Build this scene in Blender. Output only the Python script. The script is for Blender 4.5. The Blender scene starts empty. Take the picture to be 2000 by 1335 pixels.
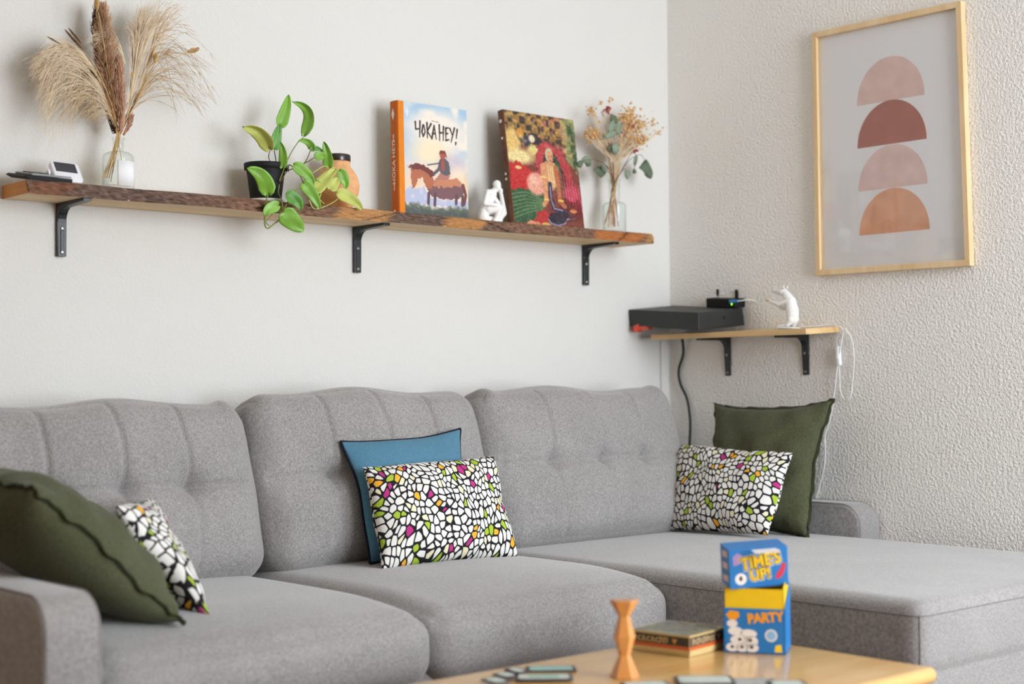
import bpy, bmesh, math, random
import numpy as np
from mathutils import Vector, Matrix
random.seed(7); rng = np.random.default_rng(7)
S = bpy.context.scene
COL = S.collection
R = math.radians

# ------------------------------------------------------------------ camera, light, exposure
CAM = Vector((-3.595, -3.2405, 0.9055)); YAW = 0.8403; PIT = 0.0278; ROL = -0.0073; FPX = 2889.5
_F = Vector((math.cos(PIT)*math.cos(YAW), math.cos(PIT)*math.sin(YAW), math.sin(PIT)))
_R0 = Vector((math.sin(YAW), -math.cos(YAW), 0)); _U0 = _R0.cross(_F)
_R = _R0*math.cos(ROL) + _U0*math.sin(ROL); _U = -_R0*math.sin(ROL) + _U0*math.cos(ROL)
cd = bpy.data.cameras.new('camera'); cam = bpy.data.objects.new('camera', cd); COL.objects.link(cam)
cam.matrix_world = Matrix(((_R.x, _U.x, -_F.x, CAM.x), (_R.y, _U.y, -_F.y, CAM.y), (_R.z, _U.z, -_F.z, CAM.z), (0, 0, 0, 1)))
cd.sensor_width = 36; cd.lens = 36*FPX/2000; cd.clip_start = .05
cd.dof.use_dof = True; cd.dof.focus_distance = 3.65; cd.dof.aperture_fstop = 2.2
S.camera = cam

w = bpy.data.worlds.new('sky'); S.world = w; w.use_nodes = True
w.node_tree.nodes['Background'].inputs[0].default_value = (.80, .90, 1.0, 1)
w.node_tree.nodes['Background'].inputs[1].default_value = .6
def area(name, loc, rot, sx, sy, power, col):
    l = bpy.data.lights.new(name, 'AREA'); l.shape = 'RECTANGLE'; l.size = sx; l.size_y = sy; l.energy = power; l.color = col
    o = bpy.data.objects.new(name, l); COL.objects.link(o); o.location = loc; o.rotation_euler = rot; return o
area('window_daylight', (-.93, -4.44, 1.42), (R(84), 0, 0), 1.7, 2.1, 138, (.86, .93, 1.0))
S.view_settings.view_transform = 'Standard'; S.view_settings.look = 'None'
S.view_settings.gamma = 1; S.view_settings.use_curve_mapping = False
S.view_settings.exposure = .15
S.cycles.use_denoising = True
S.cycles.max_bounces = 10; S.cycles.diffuse_bounces = 5; S.cycles.transparent_max_bounces = 16
S.cycles.sample_clamp_indirect = 8

# ------------------------------------------------------------------ helpers
def _ray(px, py): return _F + _R*((px-1000)/FPX) - _U*((py-667.5)/FPX)
def ax(px, py, v): d = _ray(px, py); return CAM + d*((v-CAM.x)/d.x)   # a photo pixel met with a real plane of the room
def ay(px, py, v): d = _ray(px, py); return CAM + d*((v-CAM.y)/d.y)
def az(px, py, v): d = _ray(px, py); return CAM + d*((v-CAM.z)/d.z)

def lin(c):
    c = np.asarray(c, float)/255
    return np.where(c <= .04045, c/12.92, ((c+.055)/1.055)**2.4)
def L(r, g, b): return tuple(lin((r, g, b))) + (1,)

def props(o, label=None, cat=None, group=None, kind=None):
    if label: o['label'] = label
    if cat: o['category'] = cat
    if group: o['group'] = group
    if kind: o['kind'] = kind
    return o
def thing(name, label, cat, loc=(0, 0, 0), group=None, rot=(0, 0, 0)):
    o = bpy.data.objects.new(name, None); COL.objects.link(o); o.location = loc; o.rotation_euler = rot
    o.empty_display_size = .05
    return props(o, label, cat, group)
def link(name, me, mats, parent=None, smooth=False, loc=None, rot=None, label=None):
    """one mesh object; with a parent, mesh coordinates are taken as world coordinates unless loc is given"""
    o = bpy.data.objects.new(name, me); COL.objects.link(o)
    for m in (mats if isinstance(mats, (list, tuple)) else [mats]): me.materials.append(m)
    if smooth:
        me.polygons.foreach_set('use_smooth', [True]*len(me.polygons))
    if parent is not None:
        o.parent = parent
        if loc is None:
            T = Matrix.Translation(parent_world(parent))
            Rm = parent_rot(parent)
            o.matrix_parent_inverse = (T @ Rm).inverted()
    if loc is not None: o.location = loc
    if rot is not None: o.rotation_euler = rot
    if label: o['label'] = label
    return o
def parent_world(p):
    return Vector(p.location)
def parent_rot(p):
    return p.rotation_euler.to_matrix().to_4x4()
def sub(name, me, mats, part, smooth=False, label=None):
    """sub-part of a part whose mesh is in world coordinates"""
    o = bpy.data.objects.new(name, me); COL.objects.link(o)
    for m in (mats if isinstance(mats, (list, tuple)) else [mats]): me.materials.append(m)
    if smooth: me.polygons.foreach_set('use_smooth', [True]*len(me.polygons))
    o.parent = part
    if label: o['label'] = label
    return o
def mesh(verts, faces, mi=None):
    me = bpy.data.meshes.new('m'); me.from_pydata([tuple(v) for v in verts], [], [tuple(f) for f in faces])
    if mi is not None: me.polygons.foreach_set('material_index', mi)
    me.update(); return me
def bm_mesh(bm):
    bmesh.ops.recalc_face_normals(bm, faces=bm.faces)
    me = bpy.data.meshes.new('m'); bm.to_mesh(me); bm.free(); return me
def bm_box(bm, c, s, rot=None, bev=0, seg=2, mi=0):
    r = bmesh.ops.create_cube(bm, size=1)
    vs = r['verts']
    M = Matrix.Translation(Vector(c)) @ (rot.to_4x4() if rot is not None else Matrix.Identity(4)) @ Matrix.Diagonal((s[0], s[1], s[2], 1))
    fs = list({f for v in vs for f in v.link_faces})
    for f in fs: f.material_index = mi
    bmesh.ops.transform(bm, matrix=M, verts=vs)
    if bev:
        es = list({e for v in vs for e in v.link_edges})
        bmesh.ops.bevel(bm, geom=es, offset=bev, segments=seg, profile=.5, affect='EDGES')
def box_me(c, s, rot=None, bev=0, seg=2):
    bm = bmesh.new(); bm_box(bm, c, s, rot, bev, seg); return bm_mesh(bm)
def prism(pts, axis, a, b, bev=0, seg=2):
    """extrude a 2D outline along an axis from a to b"""
    bm = bmesh.new()
    def P(p, t): return {'x': (t, p[0], p[1]), 'y': (p[0], t, p[1]), 'z': (p[0], p[1], t)}[axis]
    v0 = [bm.verts.new(P(p, a)) for p in pts]; v1 = [bm.verts.new(P(p, b)) for p in pts]
    n = len(pts)
    caps = [bm.faces.new(v0), bm.faces.new(v1[::-1])]
    for i in range(n): bm.faces.new((v0[i], v1[i], v1[(i+1) % n], v0[(i+1) % n]))
    bmesh.ops.recalc_face_normals(bm, faces=bm.faces)
    if bev:
        es = list({e for f in caps for e in f.edges})
        bmesh.ops.bevel(bm, geom=es, offset=bev, segments=seg, profile=.5, affect='EDGES')
    return bm_mesh(bm)
def lathe(prof, c, n=32, mat=None):
    vs, fs = [], []
    for (r, z) in prof:
        for k in range(n):
            a = 2*math.pi*k/n; vs.append((c[0]+r*math.cos(a), c[1]+r*math.sin(a), c[2]+z))
    for i in range(len(prof)-1):
        for k in range(n):
            fs.append((i*n+k, i*n+(k+1) % n, (i+1)*n+(k+1) % n, (i+1)*n+k))
    if prof[0][0] > 1e-6: fs.append(tuple(range(n))[::-1])
    if prof[-1][0] > 1e-6: fs.append(tuple(range((len(prof)-1)*n, len(prof)*n)))
    bm = bmesh.new(); me = mesh(vs, fs); bm.from_mesh(me)
    bmesh.ops.remove_doubles(bm, verts=bm.verts, dist=1e-6)
    return bm_mesh(bm)
def smooth_path(pts, n=24):
    """Catmull-Rom through points"""
    P = [np.array(p, float) for p in pts]; P = [2*P[0]-P[1]] + P + [2*P[-1]-P[-2]]
    out = []; m = len(P)-3
    for k in range(n+1):
        t = k/n*m; i = min(int(t), m-1); u = t-i
        a, b, c, d = P[i:i+4]
        out.append(.5*((2*b)+(-a+c)*u+(2*a-5*b+4*c-d)*u*u+(-a+3*b-3*c+d)*u**3))
    return np.array(out)
def tubes(paths, sides=3):
    """list of (points, r0, r1[, profile]) -> verts, faces of closed tapering tubes"""
    V, Fc = [], []; base = 0
    for it in paths:
        P, r0, r1 = np.asarray(it[0], float), it[1], it[2]; n = len(P)
        if n < 2: continue
        T = np.gradient(P, axis=0); T /= np.linalg.norm(T, axis=1, keepdims=True)+1e-12
        up = np.array([0, 0, 1.]) if abs(T[0][2]) < .9 else np.array([1., 0, 0])
        A = np.cross(T, up); A /= np.linalg.norm(A, axis=1, keepdims=True)+1e-12
        B = np.cross(T, A)
        r = np.linspace(r0, r1, n) if len(it) < 4 else np.asarray(it[3])
        ang = 2*np.pi*np.arange(sides)/sides
        ring = P[:, None]+r[:, None, None]*(np.cos(ang)[None, :, None]*A[:, None]+np.sin(ang)[None, :, None]*B[:, None])
        V.append(ring.reshape(-1, 3))
        for i in range(n-1):
            for k in range(sides):
                Fc.append((base+i*sides+k, base+i*sides+(k+1) % sides, base+(i+1)*sides+(k+1) % sides, base+(i+1)*sides+k))
        Fc.append(tuple(base+k for k in range(sides))[::-1]); Fc.append(tuple(base+(n-1)*sides+k for k in range(sides)))
        base += n*sides
    return np.concatenate(V), Fc
def tube_me(paths, sides=3): v, f = tubes(paths, sides); return mesh(v.tolist(), f)
def soft_box(size, r, n=(24, 16, 12), bulge=(0, 0, 0), disp=None, bias=.35):
    """rounded, crowned box centred on the origin; disp(p, n)->p moves its points"""
    h = np.array(size)/2; r = min(r, h.min()*.999)
    def grid(m):
        t = np.linspace(-1, 1, m); return t*(1-bias)+bias*np.sin(t*np.pi/2)
    V, Fc = [], []; base = 0
    for a in range(3):
        b, c = (a+1) % 3, (a+2) % 3
        for s in (-1, 1):
            u, v = np.meshgrid(grid(n[b]), grid(n[c]), indexing='ij')
            p = np.zeros(u.shape+(3,)); p[..., a] = s; p[..., b] = u; p[..., c] = v
            V.append(p.reshape(-1, 3)); m, k = u.shape
            for i in range(m-1):
                for j in range(k-1):
                    q = (base+i*k+j, base+(i+1)*k+j, base+(i+1)*k+j+1, base+i*k+j+1)
                    Fc.append(q if s > 0 else q[::-1])
            base += m*k
    C = np.concatenate(V); P = C*h
    inn = np.clip(P, -(h-r), h-r); d = P-inn; ln = np.linalg.norm(d, axis=1, keepdims=True)
    P = inn+np.where(ln > 1e-9, d/np.maximum(ln, 1e-9)*r, 0)
    for a in range(3):
        if bulge[a]:
            b, c = (a+1) % 3, (a+2) % 3
            P[:, a] += bulge[a]*np.clip(P[:, a]/h[a], -1, 1)*np.clip(1-C[:, b]**2, 0, 1)*np.clip(1-C[:, c]**2, 0, 1)
    if disp is not None: P = disp(P, C)
    bm = bmesh.new(); bm.from_mesh(mesh(P.tolist(), Fc))
    bmesh.ops.remove_doubles(bm, verts=bm.verts, dist=1e-5)
    return bm_mesh(bm)
def xform(me, M):
    me.transform(M); return me
def text_me(body, size, M, extrude=.0004, offset=0, shear=0, align='CENTER'):
    c = bpy.data.curves.new('t', 'FONT'); c.body = body; c.size = size; c.extrude = extrude; c.offset = offset; c.shear = shear
    c.align_x = align; c.align_y = 'CENTER'; c.resolution_u = 3
    o = bpy.data.objects.new('t', c); COL.objects.link(o)
    dg = bpy.context.evaluated_depsgraph_get(); dg.update()
    me = bpy.data.meshes.new_from_object(o.evaluated_get(dg)); me.materials.clear()
    bpy.data.objects.remove(o); bpy.data.curves.remove(c)
    me.transform(M); return me
def join_me(mes):
    """merge meshes into one, each keeping its own material slot index"""
    bm = bmesh.new()
    for i, me in enumerate(mes):
        n0 = len(bm.faces); bm.from_mesh(me); bm.faces.ensure_lookup_table()
        for f in bm.faces[n0:]: f.material_index = i
    me = bpy.data.meshes.new('m'); bm.to_mesh(me); bm.free(); return me
def frame_mat(o, x, y):
    """matrix whose local x,y axes run along x,y from o; local z is the outward normal"""
    x = Vector(x).normalized(); y = Vector(y); z = x.cross(y).normalized(); y = z.cross(x)
    return Matrix(((x.x, y.x, z.x, o[0]), (x.y, y.y, z.y, o[1]), (x.z, y.z, z.z, o[2]), (0, 0, 0, 1)))

# ------------------------------------------------------------------ materials
class NT:
    def __init__(s, name):
        s.m = bpy.data.materials.new(name); s.m.use_nodes = True; s.t = s.m.node_tree; s.n = s.t.nodes; s.l = s.t.links
        s.b = s.n['Principled BSDF']; s.out = s.n['Material Output']
    def add(s, k, **kw):
        x = s.n.new(k)
        for a, b in kw.items():
            if a.startswith('_'): setattr(x, a[1:], b)
        return x
    def cn(s, a, b): s.l.new(a, b)
    def coords(s, scale=(1, 1, 1), kind='Object'):
        tc = s.add('ShaderNodeTexCoord'); mp = s.add('ShaderNodeMapping'); mp.inputs['Scale'].default_value = scale
        s.cn(tc.outputs[kind], mp.inputs['Vector']); return mp.outputs[0]
    def noise(s, vec, scale, detail=2, rough=.5, dist=0):
        x = s.add('ShaderNodeTexNoise'); x.inputs['Scale'].default_value = scale; x.inputs['Detail'].default_value = detail
        x.inputs['Roughness'].default_value = rough; x.inputs['Distortion'].default_value = dist
        s.cn(vec, x.inputs['Vector']); return x.outputs['Fac']
    def ramp(s, fac, stops, interp='LINEAR'):
        x = s.add('ShaderNodeValToRGB'); e = x.color_ramp; e.interpolation = interp
        while len(e.elements) < len(stops): e.elements.new(.5)
        for i, (p, c) in enumerate(stops): e.elements[i].position = p; e.elements[i].color = c
        s.cn(fac, x.inputs[0]); return x.outputs[0]
    def mix(s, fac, a, b, mode='MIX'):
        x = s.add('ShaderNodeMix'); x.data_type = 'RGBA'; x.blend_type = mode
        for v, i in ((fac, 0), (a, 6), (b, 7)):
            if hasattr(v, 'is_linked'): s.cn(v, x.inputs[i])
            else: x.inputs[i].default_value = v
        return x.outputs[2]
    def math(s, op, a, b=0.):
        x = s.add('ShaderNodeMath'); x.operation = op
        for v, i in ((a, 0), (b, 1)):
            if hasattr(v, 'is_linked'): s.cn(v, x.inputs[i])
            else: x.inputs[i].default_value = v
        return x.outputs[0]
    def bump(s, h, strength=.3, dist=.002):
        x = s.add('ShaderNodeBump'); x.inputs['Strength'].default_value = strength; x.inputs['Distance'].default_value = dist
        s.cn(h, x.inputs['Height']); s.cn(x.outputs[0], s.b.inputs['Normal']); return x
    def set(s, col=None, rough=None, spec=None, metal=None, **kw):
        if col is not None:
            if hasattr(col, 'is_linked'): s.cn(col, s.b.inputs['Base Color'])
            else: s.b.inputs['Base Color'].default_value = col
        if rough is not None: s.b.inputs['Roughness'].default_value = rough
        if spec is not None: s.b.inputs['Specular IOR Level'].default_value = spec
        if metal is not None: s.b.inputs['Metallic'].default_value = metal
        for k, v in kw.items(): s.b.inputs[k.replace('_', ' ')].default_value = v
        return s
def plain(name, col, rough=.5, spec=.5, metal=0, var=.06, vs=40, bump=0, bs=200):
    t = NT(name); v = t.coords(); n = t.noise(v, vs, 3)
    c = Vector(col[:3])
    t.set(t.ramp(n, [(.3, tuple(c*(1-var))+(1,)), (.7, tuple(c*(1+var))+(1,))]), rough, spec, metal)
    if bump: t.bump(t.noise(v, bs, 2), bump, .001)
    return t.m
def stucco(name, col, scale, strength, dist):
    t = NT(name); v = t.coords()
    t.set(t.ramp(t.noise(v, 1.3, 3), [(.3, tuple(Vector(col[:3])*.98)+(1,)), (.7, col)]), .9, .2)
    a = t.noise(v, scale, 2, .5); b = t.noise(v, scale*2.6, 2, .5)
    t.bump(t.math('ADD', a, t.math('MULTIPLY', b, .4)), strength, dist)
    return t.m
def fabric(name, c0, c1, scale=420, rough=.95, bstr=.35, sheen=.25, tint=None):
    t = NT(name); v1 = t.coords((1, .22, .22)); v2 = t.coords((.22, 1, 1))
    a = t.noise(v1, scale, 2, .6); b = t.noise(v2, scale, 2, .6)
    h = t.math('MULTIPLY', t.math('ADD', a, b), .5)
    big = t.noise(t.coords(), 6, 2)
    h2 = t.math('ADD', h, t.math('MULTIPLY', t.math('SUBTRACT', big, .5), .12))
    t.set(t.ramp(h2, [(.38, c0), (.62, c1)]), rough, .15); t.b.inputs['Sheen Weight'].default_value = sheen; t.b.inputs['Sheen Roughness'].default_value = .5
    t.bump(h, bstr, .0012); return t.m
def wood(name, c0, c1, axis='x', scale=9, rough=.45, spec=.4, ring=.5, coat=0):
    t = NT(name); st = {'x': (.09, 1, 1), 'y': (1, .09, 1), 'z': (1, 1, .09)}[axis]
    v = t.coords(st); n = t.noise(v, scale, 4, .6, ring); f = t.noise(v, scale*9, 3, .6)
    h = t.math('ADD', t.math('MULTIPLY', n, .75), t.math('MULTIPLY', f, .25))
    t.set(t.ramp(h, [(.35, c0), (.62, c1)]), rough, spec); t.bump(f, .08, .0005)
    if coat: t.b.inputs['Coat Weight'].default_value = coat; t.b.inputs['Coat Roughness'].default_value = .12
    return t.m
def printed(name, rough=.5, spec=.3, coat=0):
    t = NT(name); a = t.add('ShaderNodeVertexColor'); a.layer_name = 'Col'; t.set(a.outputs['Color'], rough, spec)
    if coat: t.b.inputs['Coat Weight'].default_value = coat
    return t.m
def thin_glass(name, tint=(1, 1, 1, 1), ior=1.45, rough=0.0):
    t = NT(name); tr = t.add('ShaderNodeBsdfTransparent'); tr.inputs[0].default_value = tint
    gl = t.add('ShaderNodeBsdfGlossy'); gl.inputs['Roughness'].default_value = rough
    fr = t.add('ShaderNodeLayerWeight'); fr.inputs['Blend'].default_value = .5
    f0 = ((ior-1)/(ior+1))**2; fac = t.math('ADD', t.math('MULTIPLY', t.math('POWER', fr.outputs['Facing'], 4.5), .9-f0), f0)
    mx = t.add('ShaderNodeMixShader'); t.cn(fac, mx.inputs[0]); t.cn(tr.outputs[0], mx.inputs[1]); t.cn(gl.outputs[0], mx.inputs[2])
    t.cn(mx.outputs[0], t.out.inputs[0]); return t.m
def mosaic(name):
    """white rounded cobbles on black with scattered lime, magenta, amber and cream ones"""
    t = NT(name); uv = t.add('ShaderNodeTexCoord')
    # warp into arcs
    nz = t.add('ShaderNodeTexNoise'); nz.inputs['Scale'].default_value = 2.6; nz.inputs['Detail'].default_value = 1
    t.cn(uv.outputs['UV'], nz.inputs['Vector'])
    vs = t.add('ShaderNodeVectorMath'); vs.operation = 'SUBTRACT'; vs.inputs[1].default_value = (.5, .5, .5); t.cn(nz.outputs['Color'], vs.inputs[0])
    sc = t.add('ShaderNodeVectorMath'); sc.operation = 'SCALE'; sc.inputs['Scale'].default_value = .16; t.cn(vs.outputs[0], sc.inputs[0])
    ad = t.add('ShaderNodeVectorMath'); ad.operation = 'ADD'; t.cn(uv.outputs['UV'], ad.inputs[0]); t.cn(sc.outputs[0], ad.inputs[1])
    mp = t.add('ShaderNodeMapping'); mp.inputs['Scale'].default_value = (25, 20, 0); t.cn(ad.outputs[0], mp.inputs['Vector'])
    ve = t.add('ShaderNodeTexVoronoi'); ve.voronoi_dimensions = '2D'; ve.feature = 'F2'; ve.inputs['Scale'].default_value = 1; ve.inputs['Randomness'].default_value = .82
    vc = t.add('ShaderNodeTexVoronoi'); vc.voronoi_dimensions = '2D'; vc.feature = 'F1'; vc.inputs['Scale'].default_value = 1; vc.inputs['Randomness'].default_value = .82
    t.cn(mp.outputs[0], ve.inputs['Vector']); t.cn(mp.outputs[0], vc.inputs['Vector'])
    sx = t.add('ShaderNodeSeparateColor'); t.cn(vc.outputs['Color'], sx.inputs[0])
    W = L(236, 233, 228)
    cell = t.ramp(sx.outputs[0], [(0, W), (.79, L(236, 228, 194)), (.86, L(168, 194, 62)), (.925, L(190, 58, 132)), (.955, L(242, 178, 60)), (.985, W)], 'CONSTANT')
    edge = t.ramp(t.math('SUBTRACT', ve.outputs['Distance'], vc.outputs['Distance']), [(.17, (0, 0, 0, 1)), (.235, (1, 1, 1, 1))])
    t.set(t.mix(edge, L(34, 33, 36), cell), .85, .15)
    t.bump(t.noise(t.coords(), 600, 2), .2, .0006); return t.m

M_wall = stucco('white_stucco', L(221, 219, 214), 120, .4, .0030)
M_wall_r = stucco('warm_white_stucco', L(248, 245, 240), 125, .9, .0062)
M_ceiling = plain('ceiling_paint', L(240, 238, 234), .9, .2, var=.01)
M_floor = wood('oak_floor', L(92, 58, 34), L(112, 74, 46), 'y', 7, .4, .4)
M_sofa = fabric('grey_upholstery', L(126, 123, 121), L(170, 166, 164), 620, sheen=.42)
M_sofa_seam = plain('dark_seam_thread', L(132, 127, 125), .95, .1)
M_green = fabric('olive_linen', L(70, 73, 51), L(90, 92, 68), 500, bstr=.2, sheen=.1)
M_green2 = fabric('olive_linen_edge', L(44, 48, 30), L(60, 64, 42), 500, bstr=.2, sheen=.1)
M_blue = fabric('teal_blue_cotton', L(76, 120, 144), L(90, 134, 158), 700, bstr=.12, sheen=.1)
M_navy = plain('navy_piping', L(26, 32, 46), .9, .2)
M_mosaic = mosaic('cobble_print_cotton')
M_pine = wood('pale_pine', L(214, 178, 130), L(232, 204, 162), 'x', 11, .55, .3)
M_pine_y = wood('pale_pine_right', L(206, 166, 112), L(224, 190, 140), 'y', 11, .55, .3)
M_endgrain = wood('orange_end_grain', L(178, 112, 56), L(206, 142, 80), 'y', 20, .6, .3)
M_ash = wood('frame_ash', L(222, 188, 140), L(238, 212, 172), 'z', 14, .5, .3)
M_black = plain('black_powder_coat', L(28, 31, 33), .38, .5, bump=.05)
M_screw = plain('steel_screw', L(150, 152, 154), .35, .5, .8)
M_plastic_black = plain('black_plastic', L(28, 29, 30), .62, .25)
M_plastic_dark = plain('charcoal_plastic', L(44, 46, 47), .5, .5)
M_receiver = plain('receiver_black', L(38, 40, 41), .5, .45, var=.25, vs=500, bump=.3, bs=500)
M_white_plastic = plain('white_plastic', L(236, 236, 242), .35, .5, var=.01)
M_lcd = plain('dark_lcd', L(62, 62, 68), .15, .5)
M_plaster = plain('white_plaster', L(240, 239, 237), .55, .3, var=.01)
M_glass = thin_glass('clear_glass', (.97, .985, .98, 1), 1.3)
M_pane = thin_glass('picture_glass', (1, 1, 1, 1), 1.5)
M_terracotta = plain('orange_clay', L(226, 170, 120), .75, .25, var=.10, vs=60, bump=.3, bs=120)
M_dark_glaze = plain('dark_brown_glaze', L(46, 34, 30), .2, .6)
M_leaf = plain('pothos_leaf', L(122, 170, 60), .4, .5, var=.16, vs=30)
M_leaf2 = plain('pothos_leaf_dark', L(92, 146, 58), .4, .5, var=.16, vs=30)
M_leaf3 = plain('pothos_leaf_pale', L(186, 192, 98), .45, .4, var=.14, vs=30)
M_vine = plain('green_vine', L(124, 140, 62), .6, .3)
M_vine_b = plain('brown_vine', L(124, 98, 58), .6, .3)
M_soil = plain('potting_soil', L(48, 36, 28), .95, .1, var=.4, vs=200, bump=.5)
M_cream = plain('cream_grass', L(226, 206, 176), .85, .15, var=.1)
M_beige = plain('beige_grass', L(212, 186, 148), .85, .15, var=.12)
M_brown = plain('brown_grass', L(190, 152, 120), .9, .1, var=.2)
M_rust = plain('rust_grass', L(196, 152, 124), .9, .1, var=.18)
M_gold = plain('gold_straw', L(214, 180, 124), .7, .2, var=.12)
M_seed = plain('dark_seed', L(112, 82, 50), .8, .2, var=.2)
M_euca = plain('eucalyptus_leaf', L(134, 150, 128), .7, .25, var=.14)
M_euca2 = plain('dark_eucalyptus_leaf', L(98, 112, 92), .7, .25, var=.14)
M_orange_fl = plain('amber_floret', L(218, 172, 112), .8, .2, var=.2, vs=90)
M_red_fl = plain('crimson_flower', L(158, 40, 46), .8, .2, var=.2, vs=90)
M_redstem = plain('red_stem', L(168, 84, 60), .7, .2, var=.2)
M_paper = plain('white_paper', L(238, 238, 240), .8, .2, var=.01)
M_print = printed('cover_print', .35, .4, .25)
M_board_print = printed('box_print', .35, .4, .2)
M_spine = plain('orange_cloth', L(196, 98, 22), .6, .3, var=.04)
M_hinge = plain('bright_orange_cloth', L(222, 128, 24), .6, .3, var=.04)
M_pages = plain('book_pages', L(232, 226, 212), .9, .1)
M_white_ink = plain('white_ink', L(240, 232, 222), .6, .2, var=.01)
M_table = wood('honey_wood', L(214, 162, 92), L(234, 190, 120), 'x', 7, .25, .5, .8, .5)
M_table_leg = wood('brown_wood', L(140, 88, 46), L(166, 110, 62), 'z', 9, .4, .4)
M_pawn = wood('orange_beech', L(204, 128, 58), L(224, 154, 84), 'z', 10, .2, .6, .3, .9)
M_red_plastic = plain('red_orange_plastic', L(222, 74, 46), .4, .5, var=.02)
M_blue_plug = plain('blue_plug', L(52, 132, 198), .4, .5)
M_cable_white = plain('white_cable', L(232, 230, 226), .5, .4, var=.01)
M_cable_black = plain('dark_cable', L(34, 42, 38), .5, .4)
M_yellow = plain('yellow_card', L(238, 196, 30), .5, .4, var=.02)
def emit(name, col, st):
    t = NT(name); t.set(col, .4); t.b.inputs['Emission Color'].default_value = col; t.b.inputs['Emission Strength'].default_value = st; return t.m
M_led = emit('green_led', L(140, 235, 40), 2.0)

# ------------------------------------------------------------------ the room
def struct(name, me, m): return props(link(name, me, m), kind='structure')
H = 2.55; XL, YF = -5.3, -4.3
struct('floor', box_me((XL/2, YF/2, -.05), (-XL+.2, -YF+.2, .1)), M_floor)
struct('ceiling', box_me((XL/2, YF/2, H+.05), (-XL+.2, -YF+.2, .1)), M_ceiling)
struct('wall_back', box_me((XL/2, .05, H/2), (-XL+.2, .1, H)), M_wall)
struct('wall_right', box_me((.05, YF/2, H/2), (.1, -YF, H)), M_wall_r)
bm = bmesh.new()                                   # wall on the camera's side with a glazed door opening
wx0, wx1, wz0, wz1 = -1.8, -.06, .38, 2.47
for (a, b, c, d) in ((XL-.1, wx0, 0, H), (wx1, .1, 0, H), (wx0, wx1, 0, wz0), (wx0, wx1, wz1, H)):
    bm_box(bm, ((a+b)/2, YF-.05, (c+d)/2), (b-a, .1, d-c))
struct('wall_front', bm_mesh(bm), M_ceiling)
bm = bmesh.new()
for (a, b, c, d) in ((wx0, wx0+.05, wz0, wz1), (wx1-.05, wx1, wz0, wz1), (wx0, wx1, wz0, wz0+.05), (wx0, wx1, wz1-.05, wz1), ((wx0+wx1)/2-.03, (wx0+wx1)/2+.03, wz0, wz1)):
    bm_box(bm, ((a+b)/2, YF-.03, (c+d)/2), (b-a, .05, d-c))
struct('window_1', bm_mesh(bm), M_white_plastic)
bm = bmesh.new()
bm_box(bm, (XL-.05, YF/2, H/2), (.1, -YF, H))
struct('wall_left', bm_mesh(bm), plain('sand_wall_paint', L(232, 194, 146), .9, .2, var=.01))
struct('trim_1', box_me((-.045, -.004, .52), (.014, .008, 1.04), bev=.002), M_wall)

# ------------------------------------------------------------------ the sofa
sofa = thing('corner_sofa', 'grey fabric corner sofa with tufted back cushions and chaise along the walls', 'sofa', (-1.3, -.5, 0))
ZS = .478
bm = bmesh.new()
bm_box(bm, (-1.76, -.485, .215), (1.42, .87, .25), bev=.015)
bm_box(bm, (-.585, -.825, .205), (.90, 1.53, .25), bev=.015)
link('base', bm_mesh(bm), M_sofa, sofa)
link('back_frame', box_me((-1.3, -.085, .40), (2.36, .11, .62), bev=.03), M_sofa, sofa)
for (x, y) in ((-2.4, -.85), (-2.4, -.12), (-1.1, -1.5), (-.2, -1.5), (-.2, -.12)):
    link('leg', lathe([(.018, 0), (.024, .09)], (x, y, 0), 12), M_plastic_black, sofa)
def seat_disp(drop):
    def f(P, C):
        P = P.copy(); y = C[:, 1]; top = np.clip((C[:, 2]+.2)/1.2, 0, 1)
        P[:, 2] -= drop*top*np.clip((-y-.35)/.65, 0, 1)**2          # the front rolls down
        P[:, 1] -= .012*(1-C[:, 2]**2)*np.clip(-y, 0, 1)*(1-.5*C[:, 0]**2)
        P[:, 0] += np.sign(C[:, 0])*.006*(1-C[:, 2]**2)*np.abs(C[:, 0])**4
        return P
    return f
for (xa, xb) in ((-2.468, -1.757), (-1.757, -1.068)):
    me = soft_box((xb-xa, .78, .17), .055, (34, 34, 16), (0, 0, .014), seat_disp(.022))
    xform(me, Matrix.Translation(((xa+xb)/2, -.57, ZS-.09)))
    link('seat_cushion', me, M_sofa, sofa, True)
me = soft_box((.945, 1.30, .15), .03, (34, 44, 12), (0, 0, .01))
xform(me, Matrix.Translation((-.588, -.955, ZS-.082)))
chz = link('chaise_cushion', me, M_sofa, sofa, True)
pz = ZS-.016
zz = ZS-.036; cor = [(-1.0605+.0300-.0300*math.cos(R(q)), -1.575-.0300*math.sin(R(q)), zz) for q in range(0, 91, 10)]
seam = [np.array([(-1.0605, -.5, zz)]+cor+[(-.15, -1.605, zz)]), np.array([(-1.0520, -1.5965, zz), (-1.0520, -1.5965, .345)])]
sub('piping', tube_me([(q, .0012, .0012) for q in seam], 6), M_sofa_seam, chz)

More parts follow.
